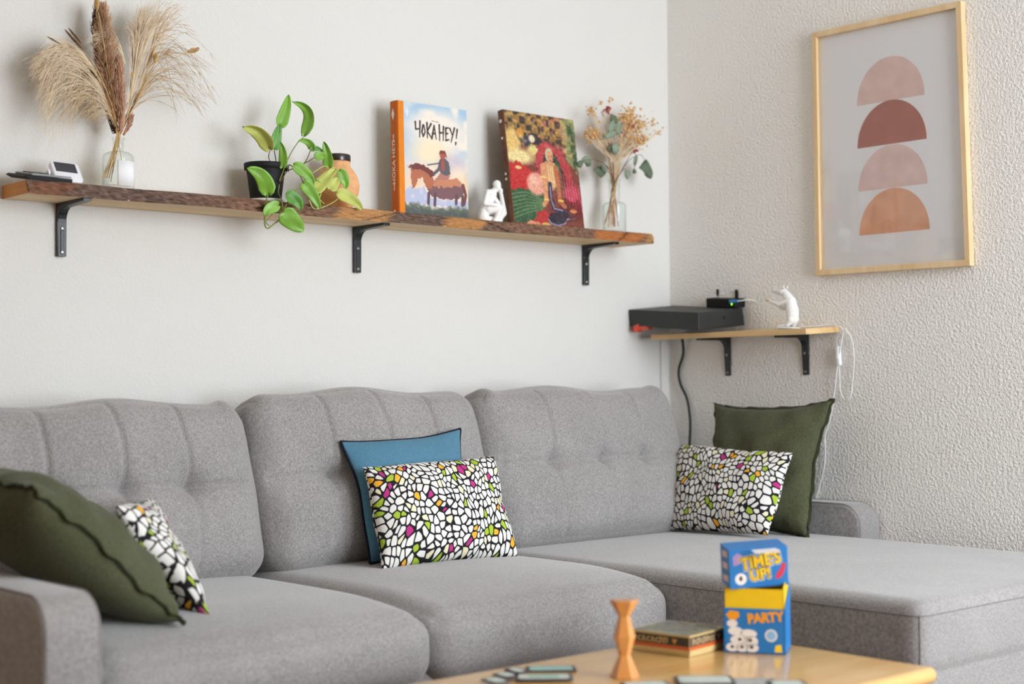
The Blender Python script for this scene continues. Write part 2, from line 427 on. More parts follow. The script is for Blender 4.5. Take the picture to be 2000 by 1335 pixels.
def back_disp(w, h, seed):
    r = np.random.default_rng(seed); us = np.array([-.47, 0.01, .47]); vh = .0
    def f(P, C):
        P = P.copy(); u, v = C[:, 0], C[:, 2]; fr = np.clip((-C[:, 1]-.2)/.8, 0, 1)
        g = np.zeros(len(P))
        for k, uc in enumerate(us):
            wob = uc+.012*np.sin(3*v+k)
            low = np.where(v > vh, 1, .55)
            g += .0085*low*np.exp(-((u-wob)*w/2/.0055)**2)                       # stitched channels
            g += .026*np.exp(-(((u-uc)*w/2/.030)**2+((v-vh)*h/2/.022)**2))        # tufts
            g += .014*np.exp(-(((u-uc)*w/2/.085)**2+((v-vh)*h/2/.06)**2))
        g += .008*np.exp(-((v-vh)*h/2/.0065)**2)+.008*np.exp(-((v-vh)*h/2/.045)**2)
        edge = np.clip((1-np.abs(u))/.1, 0, 1)*np.clip((1-np.abs(v))/.1, 0, 1)
        P[:, 1] += fr*g*edge
        # soft ripples and crumpled top corners
        P[:, 1] += fr*.003*np.sin(9*u+5*v+seed)*np.sin(4*v-3*u)
        top = np.clip(v, 0, 1)
        P[:, 2] += top*(.010*np.sin(5*u+seed)*(1-u*u)-.012*np.abs(u)**6 + .012*np.exp(-((np.abs(u)-.9)/.08)**2)*(seed % 2))
        P[:, 0] += np.sign(u)*np.abs(u)**5*.010*(1-v*v)
        return P
    return f
for k, (xa, xb, zt) in enumerate(((-2.455, -1.745, .872), (-1.733, -1.035, .893), (-1.023, -.262, .893))):
    h = (zt-.465)/math.cos(R(17)); wd = xb-xa
    me = soft_box((wd, .165, h), .06, (150, 14, 90), (0, .045, .0), back_disp(wd, h, k+1))
    cz = (zt+.465)/2-.012; cy = -.225
    xform(me, Matrix.Translation(((xa+xb)/2, cy, cz)) @ Matrix.Rotation(R(-17), 4, 'X'))
    link('back_cushion', me, M_sofa, sofa, True)

def arm(xa, xb, yf, zt, name='armrest'):
    rad = .062; pts = [(-.03, .1), (-.03, zt)]
    for k in range(9):
        a = R(90-k*11.25); pts.append((yf+rad-rad*math.cos(a), zt-rad+rad*math.sin(a)))
    pts += [(yf, .1)]
    me = prism(pts, 'x', xa, xb, .010, 3)
    o = link(name, me, M_sofa, sofa, True)
    lines = []
    ys = [(p[0], p[1]) for p in pts[1:]]
    for x in (xa+.0005, xb-.0005):
        lines.append((np.array([(x+(.006 if x < (xa+xb)/2 else -.006), y+.003, z-.0015) for y, z in ys]), .0032, .0032))
    sub('piping', tube_me(lines, 6), M_sofa_seam, o, True)
    return o
arm(-2.578, -2.475, -.985, .568)
arm(-.112, -.008, -.80, .558)

# ------------------------------------------------------------------ throw pillows
def pillow(name, label, corners, thick, mat, nrm_hint, sag=.05, flange=0, flange_mat=None, piping=None, wr=.004, seed=1, group='throw pillows on the sofa', puff=.5, uvflip=False):
    TL, TR, BR, BL = [np.array(c, float) for c in corners]; n = 64
    r = np.random.default_rng(seed); ph = r.uniform(0, 6, 8)
    w = (np.linalg.norm(TR-TL)+np.linalg.norm(BR-BL))/2; h = (np.linalg.norm(TL-BL)+np.linalg.norm(TR-BR))/2
    nr = np.cross(TR-TL, BL-TL); nr /= np.linalg.norm(nr)
    if np.dot(nr, nrm_hint) < 0: nr = -nr
    t = np.linspace(0, 1, n); t = .5-.5*np.cos(np.pi*(t*.86+.07)); t = (t-t[0])/(t[-1]-t[0])
    U, V = np.meshgrid(t, t, indexing='ij')
    cu, cv = 2*U-1, 2*V-1
    Us = .5+.5*cu*(1-sag*(1-cv**2)); Vs = .5+.5*cv*(1-sag*(1-cu**2))
    def surf(u, v): u = u[..., None]; v = v[..., None]; return (TL*(1-u)+TR*u)*(1-v)+(BL*(1-u)+BR*u)*v
    mid = surf(Us, Vs)
    prof = (np.clip(1-np.abs(cu)**2.6, 0, 1)*np.clip(1-np.abs(cv)**2.6, 0, 1))**puff
    rip = np.sin(9*cu+ph[0]+3*cv)*np.cos(7*cv+ph[1])+.6*np.sin(15*cv*cu+ph[2])
    edge_rip = np.sin(26*cu+ph[3])*np.abs(cv)**6+np.sin(24*cv+ph[4])*np.abs(cu)**6
    ring = prof**.5
    wave = .004*(np.sin(5*cu+ph[5])*np.abs(cv)**3+np.sin(5*cv+ph[6])*np.abs(cu)**3)[..., None]*nr
    front = mid+wave+((thick/2*prof+wr*rip*prof+wr*.8*edge_rip*ring*(1-ring))[..., None])*nr
    back = mid+wave-((thick/2*prof)[..., None])*nr
    V3 = np.concatenate([front.reshape(-1, 3), back.reshape(-1, 3)]); N = n*n
    Fc = []
    for i in range(n-1):
        for j in range(n-1):
            q = (i*n+j, (i+1)*n+j, (i+1)*n+j+1, i*n+j+1)
            Fc.append(q); Fc.append(tuple(a+N for a in q[::-1]))
    me = mesh(V3.tolist(), Fc)
    uv = me.uv_layers.new(name='UVMap'); U2 = np.concatenate([U.ravel(), U.ravel()+3.3]); Vv = np.concatenate([V.ravel(), V.ravel()])
    asp = h/w
    li = np.empty(len(me.loops), int); me.loops.foreach_get('vertex_index', li)
    uv.data.foreach_set('uv', np.stack([(U2[li]+seed*1.7)*(w/.40), (1-Vv[li])*asp*(w/.40)], 1).ravel())
    bm = bmesh.new(); bm.from_mesh(me); bmesh.ops.remove_doubles(bm, verts=bm.verts, dist=2e-5); me2 = bm_mesh(bm)
    base = Vector(((BL+BR)/2))
    o = link(name, me2, mat, None, True); props(o, label, 'pillow', group)
    # edge outline
    m2 = mid+wave
    loop = np.concatenate([m2[:, 0], m2[-1, 1:], m2[::-1, -1][1:], m2[0, ::-1][1:]])
    if flange:
        cen = m2.reshape(-1, 3).mean(0); d = loop-cen
        outv = d-np.outer(d@nr, nr); outv /= np.linalg.norm(outv, axis=1, keepdims=True)
        k = np.arange(len(loop)); rw = (np.sin(k*.55+ph[7])+.6*np.sin(k*1.1))*.0035
        a = loop-outv*.004; b = loop+outv*flange+np.outer(rw, nr)
        vv = np.concatenate([a+nr*.0025, b+nr*.0012, b-nr*.0012, a-nr*.0025]); m = len(loop); fc = []
        for i in range(m-1):
            for q in range(3): fc.append((q*m+i, q*m+i+1, (q+1)*m+i+1, (q+1)*m+i))
        link('flange', mesh(vv.tolist(), fc), flange_mat or mat, o, True)
    if piping: link('piping', tube_me([(loop, piping, piping)], 6), M_navy, o, True, label='navy edge piping')
    return o
ZP = ZS+.006
def pl(*a): return [tuple(v) for v in a]
# middle: blue one, cobble one in front of it
pillow('throw_pillow', 'plain teal blue pillow with navy piping behind the middle cobble pillow',
       pl(ay(668, 860, -.325), ay(899, 837, -.325), ay(925, 1092, -.435), ay(722, 1100, -.435)), .085, M_blue, (0, -1, 0), .09, piping=.0035, seed=3, wr=.002)
pillow('throw_pillow', 'cobble print pillow in front of the teal blue pillow mid sofa',
       pl(ay(709, 911, -.40), ay(962, 890, -.40), ay(1010, 1086, -.515), ay(746, 1112, -.515)), .125, M_mosaic, (0, -1, 0), .045, seed=4, group='cobble print pillows')
# right: olive one against the arm, cobble one leaning on it
pillow('throw_pillow', 'olive green linen pillow standing by the right wall behind a cobble pillow',
       pl(ax(1395, 789, -.135), ax(1626, 782, -.135), ax(1579, 1050, -.265), ax(1372, 1040, -.265)), .13, M_green, (-1, 0, 0), .125, flange=.010, flange_mat=M_green2, seed=5, wr=.008, group='olive pillows')
pillow('throw_pillow', 'cobble print pillow on the chaise leaning on the olive pillow by right wall',
       pl(ax(1326, 866, -.275), ax(1549, 884, -.275), ax(1501, 1046, -.385), ax(1296, 1034, -.385)), .11, M_mosaic, (-1, 0, 0), .04, seed=6, group='cobble print pillows')
# left: cobble one and a big olive one sprawled over the arm
pillow('throw_pillow', 'cobble print pillow half hidden by the olive pillow near left armrest',
       pl(ay(222, 992, -.66), ay(285, 975, -.36), (-2.095, -.42, ZP), ay(412, 1202, -.80)), .105, M_mosaic, (1, 0, .4), .05, seed=7, group='cobble print pillows')
pillow('throw_pillow', 'big olive green linen pillow slumped over the left armrest',
       pl(ay(66, 950, -.80), ay(-190, 922, -.42), (-2.18, -.46, ZP+.02), ay(353, 1214, -.86)), .17, M_green, (1, 0, .6), .03, flange=.010, flange_mat=M_green2, seed=8, wr=.011, group='olive pillows')

# ------------------------------------------------------------------ live-edge shelf on the back wall
SB, ST = 1.328, 1.358
shelf = thing('wall_shelf', 'long pine shelf with dark live bark edge on the wall above the sofa', 'shelf', (-1.23, 0, SB))
xs = np.linspace(-2.232, -.262, 240)
rs = np.random.default_rng(3)
def wob(x, s, f): return s*(np.sin(f*x+1)+.6*np.sin(2.3*f*x+2)+.4*np.sin(5.1*f*x))
dep = .152+.006*np.sin(3.1*xs+.5)+.004*np.sin(9*xs)+.028*np.clip((xs+1.5)/1.3, 0, 1)**1.5
dep += -.010*np.exp(-((xs+2.2)/.05)**2)-.010*np.exp(-((xs+2.0)/.09)**2)
ytop = -(dep-.012+.004*np.sin(17*xs)); ybot = -(dep+.004*np.sin(11*xs+2))
n = len(xs); V = []; Fc = []
for i, x in enumerate(xs):
    V += [(x, -.002, SB), (x, -.002, ST), (x, ytop[i]+.004, ST), (x, ybot[i]+.004, SB)]
for i in range(n-1):
    for k in range(4): Fc.append((i*4+k, i*4+(k+1) % 4, i*4+4+(k+1) % 4, i*4+4+k))
caps = [(0, 1, 2, 3), ((n-1)*4+3, (n-1)*4+2, (n-1)*4+1, (n-1)*4)]
mi = [0]*len(Fc)+[1, 1]
bm = bmesh.new(); bm.from_mesh(mesh(V, Fc+caps, mi)); plank = bm_mesh(bm)
link('plank', plank, [M_pine, M_endgrain], shelf)
m = 12; V = []; C = []; Fc = []
bare = [(-2.235, -2.13, (150, 86, 54), .35), (-1.43, -1.25, (206, 150, 92), .75), (-1.08, -.92, (200, 142, 84), .8), (-.52, -.30, (184, 112, 62), .85), (-.30, -.25, (214, 160, 100), .8)]
for i, x in enumerate(xs):
    for j in range(m):
        t = j/(m-1); bulge = math.sin(math.pi*t)*.006
        nz = .0035*math.sin(41*x+9*t)*math.sin(23*t+15*x)+.0025*rs.normal()
        y = ytop[i]*(1-t)+ybot[i]*t-bulge-nz*(0 < j < m-1)
        V.append((x, y, ST+.0006-(ST-SB+.0012)*t))
        g = rs.normal()*.12+.12*math.sin(160*x+5*t)*math.sin(61*x-9*t)
        c = np.array((116, 90, 76.))*(1+g)+np.array((10, 4, 0))*math.sin(7*x)
        for a, b, col, al in bare:
            e = np.clip((x-a+.03*(t-.5)+.01*math.sin(20*t))/.02, 0, 1)*np.clip((b-x+.05*(.6-t))/.02, 0, 1)*al
            e *= 1 if t > .12 or col[0] > 205 else .6
            c = c*(1-e)+np.array(col)*(1+.25*g)*e
        crack = math.exp(-((x+1.22+.12*t)/.006)**2)+math.exp(-((x+.93-.1*t)/.006)**2)+math.exp(-((x+.365+.05*t)/.005)**2)
        c = c*(1-.6*min(crack, 1))
        C.append(list(lin(np.clip(c, 5, 250)))+[1])
for i in range(n-1):
    for j in range(m-1): Fc.append((i*m+j, i*m+j+1, (i+1)*m+j+1, (i+1)*m+j))
me = mesh(V, Fc); ca = me.color_attributes.new('Col', 'FLOAT_COLOR', 'POINT'); ca.data.foreach_set('color', np.array(C).ravel())
link('bark_edge', me, printed('bark', .9, .15), shelf, True, label='rough brown bark edge')

def bracket(label, group, M, dy, H_=.123, LA=.14):
    """L bracket: plate down the wall, arm outward along -y, both in local coordinates"""
    t = thing('shelf_bracket', label, 'bracket', tuple(M.to_translation()), group)
    w2, th = .011, .011
    pts = [(0, 0), (0, -H_), (-th, -H_), (-th, -.045)]
    for k in range(7):
        a = R(k*15); pts.append((-th-.03*(1-math.cos(a)), -.045+.034*math.sin(a)))
    pts += [(-LA, -.007), (-LA, 0)]
    bm = bmesh.new(); me = prism(pts, 'x', -w2, w2, .002, 2); bm.from_mesh(me)
    bm_box(bm, (0, -th-.0006, -.088), (.008, .0024, .05), bev=.001)
    b = link('plate', xform(bm_mesh(bm), M), M_black, t)
    for z in (-.058, -.113):
        s = lathe([(.0045, 0), (.0045, .0012), (.0025, .0022), (.0, .0022)], (0, 0, 0), 12)
        xform(s, M @ Matrix.Translation((0, -th, z)) @ Matrix.Rotation(R(90), 4, 'X'))
        link('screw', s, M_screw, t, label='small steel screw head')
    return t
for px, lb in ((-2.094, 'black bracket under left end of the long live-edge shelf'), (-1.255, 'black bracket in the middle of the long live-edge shelf'), (-.391, 'black bracket under right end of the long live-edge shelf')):
    bracket(lb, 'brackets of the long shelf', Matrix.Translation((px, 0, SB)), 0)

# ------------------------------------------------------------------ small shelf on the right wall
Z2 = 1.047
Mt = Matrix.Translation((0, 0, Z2)) @ Matrix.Rotation(R(-3.2), 4, 'Y')   # the board sags a little to the front
s2 = thing('wall_shelf', 'small pine shelf on the right wall under the framed print', 'shelf', (0, -.36, Z2))
me = box_me((-.081, -.362, .0085), (.158, .60, .017), bev=.0015)
link('plank', xform(me, Mt), M_pine_y, s2)
for y, lb in ((-.2424, 'black bracket under the small shelf nearest the room corner'), (-.5417, 'black bracket under the small shelf farther from the corner')):
    Mb = Mt @ Matrix.Translation((0, y, 0)) @ Matrix.Rotation(R(-90), 4, 'Z')
    bracket(lb, 'brackets of the small shelf', Mb, 0)
ZS2 = Z2+.017
def on2(x, y): return ZS2+(x)*math.tan(R(3.2))

# black receiver box, overhanging the small shelf
from mathutils import Euler
t = thing('receiver_box', 'flat black receiver box lying on the small shelf in the corner', 'receiver', (-.11, -.16, Z2))
A = Matrix.Translation((-.1086, -.1643, 1.1069)) @ Euler((.0737, -.0925, -.0793), 'XYZ').to_matrix().to_4x4()
ba, bb, bc = .0995, .155, .0266
pts = [(-ba, -bc), (ba, -bc), (ba*.93, bc), (-ba, bc)]
link('case', xform(prism(pts, 'y', -bb, bb, .003, 2), A), M_receiver, t)
link('socket', xform(lathe([(.005, 0), (.005, .0015)], (0, 0, 0), 12), A @ Matrix.Translation((.01, -bb, .004)) @ Matrix.Rotation(R(90), 4, 'X')), M_plastic_black, t)
Ai = A.inverted()
def on_top(px, py):
    o = Ai @ CAM; d = Ai.to_3x3() @ _ray(px, py); return o+d*((bc-o.z)/d.z)
c0 = on_top(1435, 602)
A2 = A @ Matrix.Translation((c0.x+.025, c0.y+.062, bc))
t = thing('router', 'small black router with two antennas on top of the receiver box', 'router', tuple(A2.to_translation()))
bm = bmesh.new(); bm_box(bm, (0, 0, .0145), (.05, .124, .028), bev=.003)
link('case', xform(bm_mesh(bm), A2), M_plastic_black, t)
for i, (x, y) in enumerate(((.018, .050), (.018, -.030))):
    me = prism([(-.0055, 0), (.0055, 0), (.006, .030), (.004, .035), (-.004, .035), (-.006, .030)], 'x', -.003, .003, .001, 1)
    link('antenna', xform(me, A2 @ Matrix.Translation((x, y, .020))), M_plastic_black, t)
link('indicator', xform(lathe([(.0034, 0), (.0034, .001), (.001, .0018)], (0, 0, 0), 12), A2 @ Matrix.Translation((-.025, -.050, .013)) @ Matrix.Rotation(R(-90), 4, 'Y')), M_led, t, label='lit green indicator light')
pc = A2 @ Vector((-.025, -.056, .021))
t = thing('network_cable', 'pale network cable with blue plug at the end of the router', 'cable', tuple(pc))
bm = bmesh.new(); bm_box(bm, (-.008, -.004, 0), (.016, .016, .010), bev=.0015); bm_box(bm, (-.010, -.018, 0), (.010, .018, .007), bev=.0015)
link('plug', xform(bm_mesh(bm), Matrix.Translation(pc)), M_blue_plug, t, label='blue plug')
q = pc+Vector((-.010, -.026, 0))
pth = smooth_path([q, q+Vector((.006, -.010, .001)), q+Vector((.03, -.022, .004)), q+Vector((.07, -.020, -.005)), q+Vector((.098, .0, -.03)), q+Vector((.098, .01, -.075))], 30)
link('cord', tube_me([(pth, .0017, .0017)], 8), M_cable_white, t, True)
# red clip jammed under the receiver box
t = thing('plastic_clip', 'red orange plastic clip under the left end of the receiver box', 'clip', (-.15, -.055, 1.04))
A3 = Matrix.Translation(ay(1252, 641, -.045)) @ Matrix.Rotation(R(-4), 4, 'Y')
bm = bmesh.new()
bm_box(bm, (0, .014, 0), (.03, .014, .022), bev=.003); bm_box(bm, (0, -.015, .001), (.026, .05, .012), bev=.003); bm_box(bm, (0, .004, .010), (.024, .010, .008), bev=.002)
link('body', xform(bm_mesh(bm), A3), M_red_plastic, t)
link('lever', xform(box_me((.002, -.045, .004), (.018, .03, .006), bev=.002), A3), M_plastic_black, t)
# black cable from under the shelf to behind the sofa
pth = smooth_path([(-.03, -.075, 1.06), (-.012, -.066, 1.0), (-.010, -.044, .945), (-.010, -.050, .90), (-.010, -.078, .85), (-.012, -.092, .78), (-.014, -.090, .70), (-.014, -.085, .575)], 50)
o = props(link('power_cable', tube_me([(pth, .0045, .0045)], 8), M_cable_black, smooth=True), 'dark cable hanging from the small shelf down behind the sofa', 'cable')

# ------------------------------------------------------------------ framed print
FX = [(-.5931, 1.9357), (-1.0887, 1.934), (-1.1038, 1.2124), (-.5957, 1.215)]
t = thing('framed_print', 'framed print of stacked pink and rust half circles on right wall', 'picture', (0, -.845, 1.2124))
fw, fd = .017, .024
c = [Vector((0, y, z)) for y, z in FX]; cen = sum(c, Vector())/4
inn = []
for i, p in enumerate(c):
    inn.append(p+Vector((0, -fw if i in (0, 3) else fw, -fw if i < 2 else fw)))
for i in range(4):
    a, b, ai, bi = c[i], c[(i+1) % 4], inn[i], inn[(i+1) % 4]
    V = []
    for x in (-.002, -fd): V += [(x, p.y, p.z) for p in (a, b, bi, ai)]
    bm = bmesh.new(); bm.from_mesh(mesh(V, [(0, 1, 2, 3), (7, 6, 5, 4), (0, 4, 5, 1), (1, 5, 6, 2), (2, 6, 7, 3), (3, 7, 4, 0)]))
    bmesh.ops.recalc_face_normals(bm, faces=bm.faces)
    bmesh.ops.bevel(bm, geom=bm.edges, offset=.0012, segments=1, affect='EDGES')
    link('frame_bar', bm_mesh(bm), M_ash, t)
discs = [((1674, 207), (1806, 185), (1742, 109), (226, 196, 188)), ((1675, 291), (1810, 270), (1745, 194), (174, 106, 90)), ((1677, 375), (1812, 357), (1748, 281), (226, 198, 192)), ((1679, 461), (1816, 446), (1751, 366), (228, 172, 140))]
V = [(-.006, p.y, p.z) for p in inn]; Fc = [(0, 1, 2, 3)]; mi = [0]; mats = [M_paper]
for k, (l, r_, tp, col) in enumerate(discs):
    a = ax(*l, -.006); b = ax(*r_, -.006); top = ax(*tp, -.006)
    cy_, cz_ = (a.y+b.y)/2, (a.z+b.z)/2; rad = abs(a.y-b.y)/2; hh = top.z-cz_
    b0 = len(V); xx = -.0062-.0001*k
    for j in range(49):
        th = math.pi*j/48; V.append((xx, cy_+rad*math.cos(th), cz_+hh*math.sin(th)**.97))
    Fc.append(tuple(range(b0, b0+49))[::-1]); mi.append(k+1)
    mats.append(plain('print_ink', L(*col), .8, .2, var=.07, vs=18))
link('print', mesh(V, Fc, mi), mats, t)
V = [(x, p.y, p.z) for x in (-.013, -.0155) for p in inn]
link('glass_pane', mesh(V, [(0, 1, 2, 3), (7, 6, 5, 4), (0, 4, 5, 1), (1, 5, 6, 2), (2, 6, 7, 3), (3, 7, 4, 0)]), M_pane, t)

# ------------------------------------------------------------------ organic solids
def blob_me(caps, voxel=.0012, smooth=6):
    """continuous surface grown from overlapping tapered capsules (p0, p1, r0, r1)"""
    bm = bmesh.new()
    for p0, p1, r0, r1 in caps:
        p0, p1 = Vector(p0), Vector(p1); k = max(2, int((p1-p0).length/(min(r0, r1)*.45))+1)
        for i in range(k):
            f = i/(k-1); bmesh.ops.create_icosphere(bm, subdivisions=2, radius=r0*(1-f)+r1*f, matrix=Matrix.Translation(p0.lerp(p1, f)))
    me = bpy.data.meshes.new('b'); bm.to_mesh(me); bm.free()
    o = bpy.data.objects.new('b', me); COL.objects.link(o)
    m = o.modifiers.new('r', 'REMESH'); m.mode = 'VOXEL'; m.voxel_size = voxel
    m = o.modifiers.new('s', 'SMOOTH'); m.iterations = smooth; m.factor = .5
    dg = bpy.context.evaluated_depsgraph_get(); dg.update()
    r = bpy.data.meshes.new_from_object(o.evaluated_get(dg)); bpy.data.objects.remove(o); r.materials.clear(); return r

# mouse shaped lamp on the small shelf
MX = -.088
def mp(px, py, dx=0): return ax(px, py, MX)+Vector((dx, 0, 0))
base = mp(1546, 636); base.z = on2(MX, 0)
t = thing('mouse_lamp', 'white mouse shaped lamp standing on the small shelf holding a bulb', 'lamp', tuple(base))
def mz(v): v.z = max(v.z, base.z+.005); return v
body = [(mp(1548, 622), mp(1547, 606), .019, .020), (mp(1547, 606), mp(1544, 588), .020, .0165), (mp(1544, 588), mp(1535, 574), .0165, .0120),
        (mp(1536, 574), mp(1528, 569), .0105, .0105), (mp(1529, 570), mp(1512, 568), .0125, .0068),
        (mp(1541, 588, -.010), mp(1525, 594, -.014), .0072, .0062), (mp(1525, 594, -.014), mp(1508, 589, -.008), .0062, .0056),
        (mp(1541, 592, .008), mp(1527, 602, .008), .0072, .0062), (mp(1527, 602, .008), mp(1512, 592, .002), .0062, .0056),
        (mz(mp(1549, 624, -.010)), mz(mp(1543, 634, -.012)), .011, .007), (mz(mp(1543, 634, -.012)), mz(mp(1527, 637, -.016)), .005, .004),
        (mz(mp(1549, 624, .010)), mz(mp(1545, 634, .012)), .011, .007), (mz(mp(1545, 634, .012)), mz(mp(1530, 637, .012)), .005, .004)]
link('body', blob_me(body, .0014, 4), M_plaster, t, True)
for dx in (-.008, .009):
    e = mp(1534, 561, dx); me = lathe([(.0, -.001), (.005, -.0015), (.0068, .0), (.005, .0015), (.0, .001)], (0, 0, 0), 18)
    link('ear', xform(me, Matrix.Translation(e) @ Matrix.Rotation(R(35), 4, 'Z') @ Matrix.Rotation(R(90), 4, 'X')), M_plaster, t, True)
h0, h1 = mp(1507, 588, -.002), mp(1494, 582, -.002); ha = Matrix.Translation(h0) @ (h1-h0).to_track_quat('Z', 'Y').to_matrix().to_4x4()
link('bulb_holder', xform(lathe([(.0, -.004), (.005, -.004), (.006, .004), (.0065, .014), (.0055, .016), (.0, .016)], (0, 0, 0), 18), ha), plain('ivory_bulb_holder', L(236, 214, 188), .5, .4, var=.02), t, True, label='ivory bulb holder')
link('bulb', xform(lathe([(.0045, .016), (.006, .022), (.0115, .034), (.0125, .042), (.0105, .050), (.005, .055), (0, .056)], (0, 0, 0), 20), ha), M_glass, t, True, label='clear glass bulb')
link('base_plate', lathe([(.034, 0), (.034, .002), (.033, .003), (.0, .003)], tuple(mp(1540, 636)*0+Vector((MX, mp(1540, 636).y, on2(MX, 0)+.0005))), 30), M_plaster, t)
# its cord: along the board, over the end, a switch, a loop, and down behind the pillow
wall_x = -.010
def wp(px, py, x=wall_x): return ax(px, py, x)
end = [(-.075, mp(1560, 632).y-.003, on2(-.075, 0)+.012), (-.07, -.575, on2(-.07, 0)+.005), (-.05, -.62, on2(-.05, 0)+.005), (-.035, -.655, on2(-.035, 0)+.007)]
p1 = smooth_path(end+[tuple(wp(1646, 642, -.03)), tuple(wp(1637, 655, -.02)), tuple(wp(1634, 668)), tuple(wp(1635, 678))], 60)
p2 = smooth_path([tuple(wp(1639, 712)), tuple(wp(1640, 740)), tuple(wp(1642, 766)), tuple(wp(1651, 781)), tuple(wp(1661, 774)), tuple(wp(1665, 745)), tuple(wp(1668, 700)), tuple(wp(1664, 665)), tuple(wp(1655, 648, -.02)), tuple(wp(1649, 641, -.026)), tuple(wp(1646, 652, -.018)), tuple(wp(1640, 690, -.016)), tuple(wp(1633, 735, -.016)), tuple(wp(1627, 790)), tuple(wp(1618, 830)), tuple(wp(1611, 852)), tuple(wp(1612, 885)), tuple(wp(1608, 920)), tuple(wp(1596, 966, -.006)), tuple(wp(1592, 985, -.004))], 140)
lp = bpy.data.objects.get('mouse_lamp')
link('cord', tube_me([(p1, .0017, .0017), (p2, .0017, .0017)], 8), M_cable_white, lp, True)
sa, sb_ = wp(1635, 676, -.012), wp(1640, 714, -.012); mid = (sa+sb_)/2
me = box_me((0, 0, 0), (.014, .016, (sa-sb_).length), bev=.004); xform(me, Matrix.Translation(mid) @ Matrix.Rotation(R(-4), 4, 'X'))
sw = link('cord_switch', me, M_white_plastic, lp, True)
sub('rocker', xform(box_me((-.0075, 0, 0), (.003, .008, .016), bev=.001), Matrix.Translation(mid)), M_cable_white, sw)

# white thinker figurine on the long shelf
FY = -.092
def fp(x, y, d=0): return ay(920+x/12.13, 335+y/12.13, FY)+Vector((0, d, 0))
t = thing('thinker_figurine', 'small white seated figurine resting chin on hand between two books', 'figurine', (fp(480, 1000).x, FY, ST))
q = [(fp(610, 300), fp(625, 390), .0125, .0115), (fp(625, 390), fp(650, 430, -.003), .0095, .007), (fp(590, 420, .003), fp(520, 520, .004), .008, .012),
     (fp(500, 540, .004), fp(420, 720, .004), .0165, .0165), (fp(420, 720, .004), fp(380, 880, .006), .0165, .0175),
     (fp(370, 500, -.006), fp(480, 520, .004), .010, .012),
     (fp(350, 510, -.008), fp(260, 760, -.012), .0085, .007), (fp(260, 760, -.012), fp(420, 800, -.022), .007, .006), (fp(420, 800, -.022), fp(590, 850, -.024), .006, .006),
     (fp(560, 540, .012), fp(760, 900, .002), .008, .007), (fp(780, 930, .0), fp(650, 500, -.010), .0075, .0055), (fp(650, 500, -.010), fp(655, 450, -.010), .006, .006),
     (fp(390, 900, -.004), fp(570, 880, -.022), .0135, .0105), (fp(570, 880, -.022), fp(500, 1130, -.018), .010, .0075),
     (fp(400, 920, .012), fp(760, 970, .0), .0135, .0105), (fp(770, 980, .0), fp(640, 1180, .0), .010, .0075),
     (fp(330, 950, .006), fp(330, 1180, .006), .014, .017), (fp(420, 1170, .0), fp(640, 1210, -.006), .010, .010), (fp(560, 1240, -.02), fp(470, 1215, -.018), .006, .007)]
q2 = [(Vector((a.x, a.y, max(a.z, ST+r0))), Vector((b.x, b.y, max(b.z, ST+r1))), r0, r1) for a, b, r0, r1 in q]
link('body', blob_me(q2, .0013, 4), M_plaster, t, True)

# ------------------------------------------------------------------ left end of the long shelf
c = [ay(108, 349, -.128), ay(166, 356, -.128), ay(151, 318, -.090), ay(98, 311, -.090)]   # BL BR TR TL of the tilted face
t = thing('digital_timer', 'white tilted timer with dark display on left end of the long shelf', 'timer', (c[0].x, -.11, ST))
fx, fy = (c[1]-c[0]+c[2]-c[3])/2, (c[3]-c[0]+c[2]-c[1])/2
lw, lh = fx.length, fy.length; M = frame_mat((c[0]+c[1]+c[2]+c[3])/4, fx, fy)
rr = .011; pts = []
for cx, cy, a0 in ((lw/2-rr, lh/2-rr, 0), (-lw/2+rr, lh/2-rr, 90), (-lw/2+rr, -lh/2+rr, 180), (lw/2-rr, -lh/2+rr, 270)):
    for k in range(7): a = R(a0+k*15); pts.append((cx+rr*math.cos(a), cy+rr*math.sin(a)))
link('case', xform(prism(pts, 'z', -.014, 0, .003, 3), M), M_white_plastic, t, True)
w2, h2 = lw*.38, lh*.24
link('display', xform(prism([(-w2, -h2), (w2, -h2), (w2, h2), (-w2, h2)], 'z', -.001, .0006, .0003, 1), M @ Matrix.Translation((-.001, lh*.16, 0))), M_lcd, t, label='dark display')
link('stand', box_me((c[0].x-.004, -.085, ST+.012), (.004, .05, .024), Matrix.Rotation(R(-20), 3, 'X'), bev=.001), M_white_plastic, t)
t = thing('remote_control', 'flat dark remote with grey top lying at left end of the long shelf', 'remote control', (-2.19, -.085, ST))
A = Matrix.Translation((-2.186, -.086, ST+.0005)) @ Matrix.Rotation(R(3), 4, 'Z') @ Matrix.Translation((0, -.045, 0)) @ Matrix.Rotation(R(9), 4, 'X') @ Matrix.Translation((0, .045, 0))
link('case', xform(prism([(-.056, .006), (-.042, 0), (.06, 0), (.06, .010), (-.050, .010)], 'y', -.045, .045, .002, 2), A), M_plastic_black, t)
link('top_plate', xform(box_me((.012, .0, .0125), (.096, .08, .005), bev=.002), A), plain('grey_plastic', L(150, 150, 148), .5, .4), t)
for i in range(4): link('button', xform(box_me((-.018+.024*i, 0, .016), (.014, .05, .003), bev=.001), A), M_plastic_dark, t)

